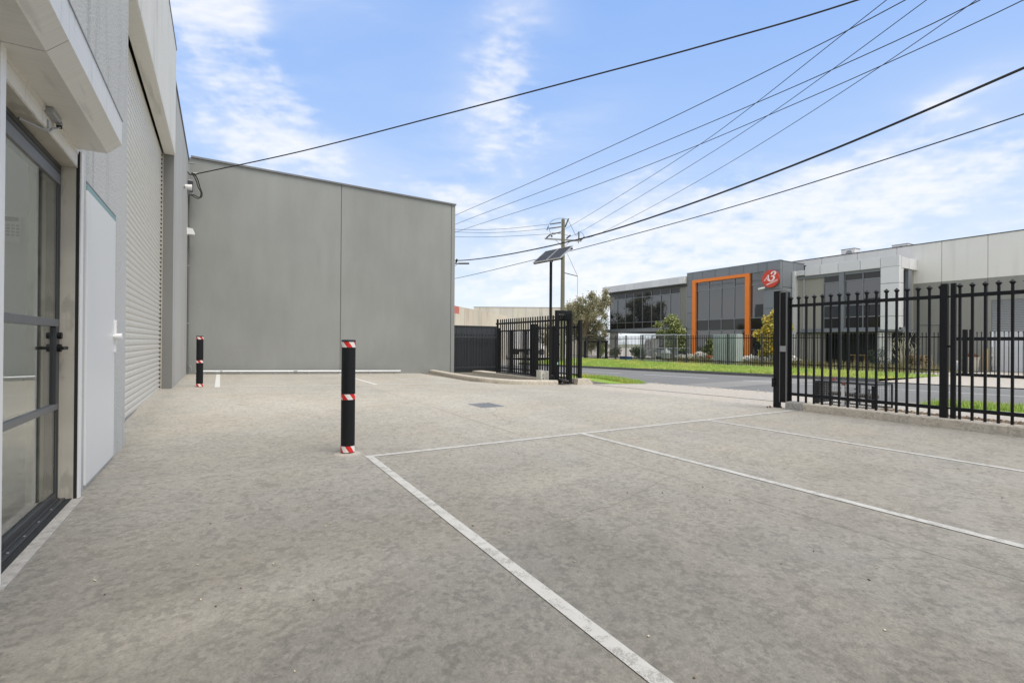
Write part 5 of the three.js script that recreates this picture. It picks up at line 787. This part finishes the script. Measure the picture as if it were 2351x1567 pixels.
// ---------- further off: walls, cars, trees ----------
{
  const f = new THREE.Vector3(0.506, 0, -0.8625);
  const a = thing('concrete_warehouse', 'pale tilt up concrete warehouse wall far off behind the parked gate', 'warehouse', [30.75, -0.6, -63.1], -30.3 * Math.PI / 180);
  for (let i = 0; i < 9; i++) part('wall_panel', bx(i * 1.85 + 0.012, (i + 1) * 1.85 - 0.012, 0, 6.72, -0.2, 0), mat([[0.82, 0.79, 0.70], [0.88, 0.85, 0.77], [0.76, 0.74, 0.67]][i % 3], 0.9, { map: precastTex }), a);
  part('parapet_cap', bx(0, 16.65, 6.72, 6.78, -0.25, 0.03), O.band, a); part('side_wall', bx(-0.0, 0.2, 0, 6.7, -20, -0.2), O.warm, a); part('roof', bx(0.2, 16.65, 6.3, 6.4, -20, -0.2), O.soffit, a); part('rear_wall', [bx(16.45, 16.65, 0, 6.7, -20, -0.2), bx(0.2, 16.45, 0, 6.4, -20, -19.8)], O.warm, a);
  part('panel_joint', Array.from({ length: 8 }, (_, i) => bx((i + 1) * 1.85 - 0.012, (i + 1) * 1.85 + 0.012, 0, 6.7, -0.2, -0.06)), O.joint, a);
  const b = thing('stepped_warehouse', 'pale concrete warehouse with red corner bands just past the grey wall', 'warehouse', [20.6, -0.6, -45.8], -30.3 * Math.PI / 180);
  const ht = (x) => 5.35 - x * 0.19; for (let i = 0; i < 6; i++) { const x0 = i === 0 ? -0.6 : 0.66 + (i - 1) * 0.85, x1 = 0.66 + i * 0.85; part('wall_panel', prism([[x0 + 0.01, 0], [x1 - 0.01, 0], [x1 - 0.01, ht(x1)], [x0 + 0.01, ht(x0)]], -0.2, 0), mat([0.92 + 0.03 * (i % 2), 0.86, 0.75], 0.9, { map: precastTex }), b); }
  part('red_band', [prism([[-0.6, 4.7], [0.1, 4.6], [0.1, 5.31], [-0.6, 5.45]], 0.0, 0.012), bx(-0.6, 0.1, 2.9, 3.35, 0, 0.012)], mat([0.62, 0.20, 0.17], 0.8), b); part('side_wall', bx(4.7, 4.9, 0, 4.4, -8, -0.2), O.warm, b);
  // low trees and a pale wall at the far end of the road
  const w = thing('boundary_wall', 'pale long wall behind the far parked cars', 'wall', [30, -0.6, -98], -30 * Math.PI / 180); for (let i = 0; i < 12; i++) part('wall_panel', bx(i * 2.5 + 0.02, (i + 1) * 2.5 - 0.02, 0, 2.3, -0.2, 0), mat([0.62, 0.64, 0.66], 0.9), w);
  [[33, -88, 5.2, 2.6, 'left one'], [37.5, -86, 4.6, 2.4, 'middle one'], [42, -84, 4.9, 2.6, 'right one']].forEach(([x, z, h, s, l], i) => gum('yellow green tree behind the far parked cars, ' + l + ' of three', [x, -0.6, z], h, s, 601 + i * 9, 2600, [[0.17, 0.17, 0.04], [0.13, 0.13, 0.035], [0.22, 0.21, 0.07]], 'yellow green trees behind the far parked cars'));
}
function car(name, label, p, turn, c, kind = 'car') {
  const t = thing(name, label, kind, p, turn), body = mat(c, 0.3, { metalness: 0.2 });
  const sh = (pts, z0, z1) => { const s = new THREE.Shape(pts.map((q) => new THREE.Vector2(...q))), g = new THREE.ExtrudeGeometry(s, { depth: z1 - z0 - 0.12, bevelEnabled: true, bevelSize: 0.06, bevelThickness: 0.06, bevelSegments: 3 }); g.translate(0, 0, z0 + 0.06); return g; };
  const van = kind !== 'car';
  part('body', sh([[-2.1, 0.35], [2.1, 0.35], [2.15, 0.72], [1.15, 0.92], [-1.6, 0.95], [-2.12, 0.9]], -0.85, 0.85), body, t);
  part('cabin', sh(van ? [[-2.05, 0.9], [1.3, 0.9], [0.8, 1.85], [-2.0, 1.9]] : [[-1.75, 0.9], [1.1, 0.9], [0.35, 1.42], [-1.1, 1.45]], -0.74, 0.74), body, t);
  part('windscreen', [sh(van ? [[0.75, 1.0], [1.24, 1.0], [0.82, 1.72], [0.7, 1.72]] : [[0.7, 0.96], [1.04, 0.96], [0.40, 1.37], [0.2, 1.37]], -0.755, 0.755)], tinted, t); part('side_window', [sh(van ? [[-0.4, 1.05], [0.65, 1.05], [0.6, 1.7], [-0.4, 1.7]] : [[-1.4, 0.98], [0.5, 0.98], [0.15, 1.36], [-1.0, 1.37]], -0.756, 0.756)], tinted, t);
  for (const x of [-1.3, 1.3]) for (const z of [-0.78, 0.78]) { const w = part('wheel', [cyl(0.33, 0.33, 0.2, [x, 0.33, z], 22, 'z')], M.blackDull, t); part('rim', cyl(0.2, 0.2, 0.22, [x, 0.33, z], 16, 'z'), M.galvDull, w); }
  for (const z of [-0.6, 0.6]) part('headlight', rbx(2.1, 2.19, 0.62, 0.74, z - 0.16, z + 0.16, 0.02), M.white, t);
  part('bumper', [rbx(2.05, 2.22, 0.35, 0.52, -0.8, 0.8, 0.03), rbx(-2.22, -2.05, 0.35, 0.52, -0.8, 0.8, 0.03)], M.charcoal, t); return t;
}
car('blue_car', 'dark blue car parked far off, seen through the left of the sliding gate', [31.4, -0.56, -68.0], 0.9, [0.03, 0.05, 0.14]);
car('red_car', 'dark red car parked far off, seen through the middle of the sliding gate', [36.4, -0.56, -67.5], 0.7, [0.16, 0.02, 0.025]);
{
  const t = thing('white_truck', 'white truck with big wheels parked far off, seen through the right of the sliding gate', 'truck', [34.5, -0.56, -54.5], 0.55);
  part('cab', rbx(1.2, 3.0, 0.7, 2.7, -1, 1, 0.12, 3), M.white, t); part('windscreen', rbx(2.93, 3.03, 1.6, 2.4, -0.85, 0.85, 0.03), tinted, t); part('cab_window', rbx(1.8, 2.7, 1.6, 2.3, -1.02, 1.02, 0.02), tinted, t);
  part('cargo_box', rbx(-3, 1.1, 0.95, 3.1, -1.1, 1.1, 0.04), M.white, t); part('chassis', bx(-3, 2.9, 0.55, 0.9, -0.5, 0.5), M.blackDull, t); for (const x of [-1.9, 2.1]) for (const z of [-0.9, 0.9]) { const w = part('wheel', cyl(0.5, 0.5, 0.3, [x, 0.5, z], 22, 'z'), M.blackDull, t); part('rim', cyl(0.25, 0.25, 0.32, [x, 0.5, z], 16, 'z'), M.galvDull, w); }
  part('mirror', [bx(2.7, 2.8, 1.6, 2.1, -1.25, -1.1), bx(2.7, 2.8, 1.6, 2.1, 1.1, 1.25)], M.blackDull, t);
}
car('white_van', 'white van parked under the left wing of the office', [36.6, -0.35, -34.6], 1.2, [0.72, 0.72, 0.72], 'van');
car('silver_car', 'silver car in front of the van under the office wing', [35.2, -0.35, -31.6], 1.3, [0.30, 0.34, 0.36]);

renderer.render(scene, camera);
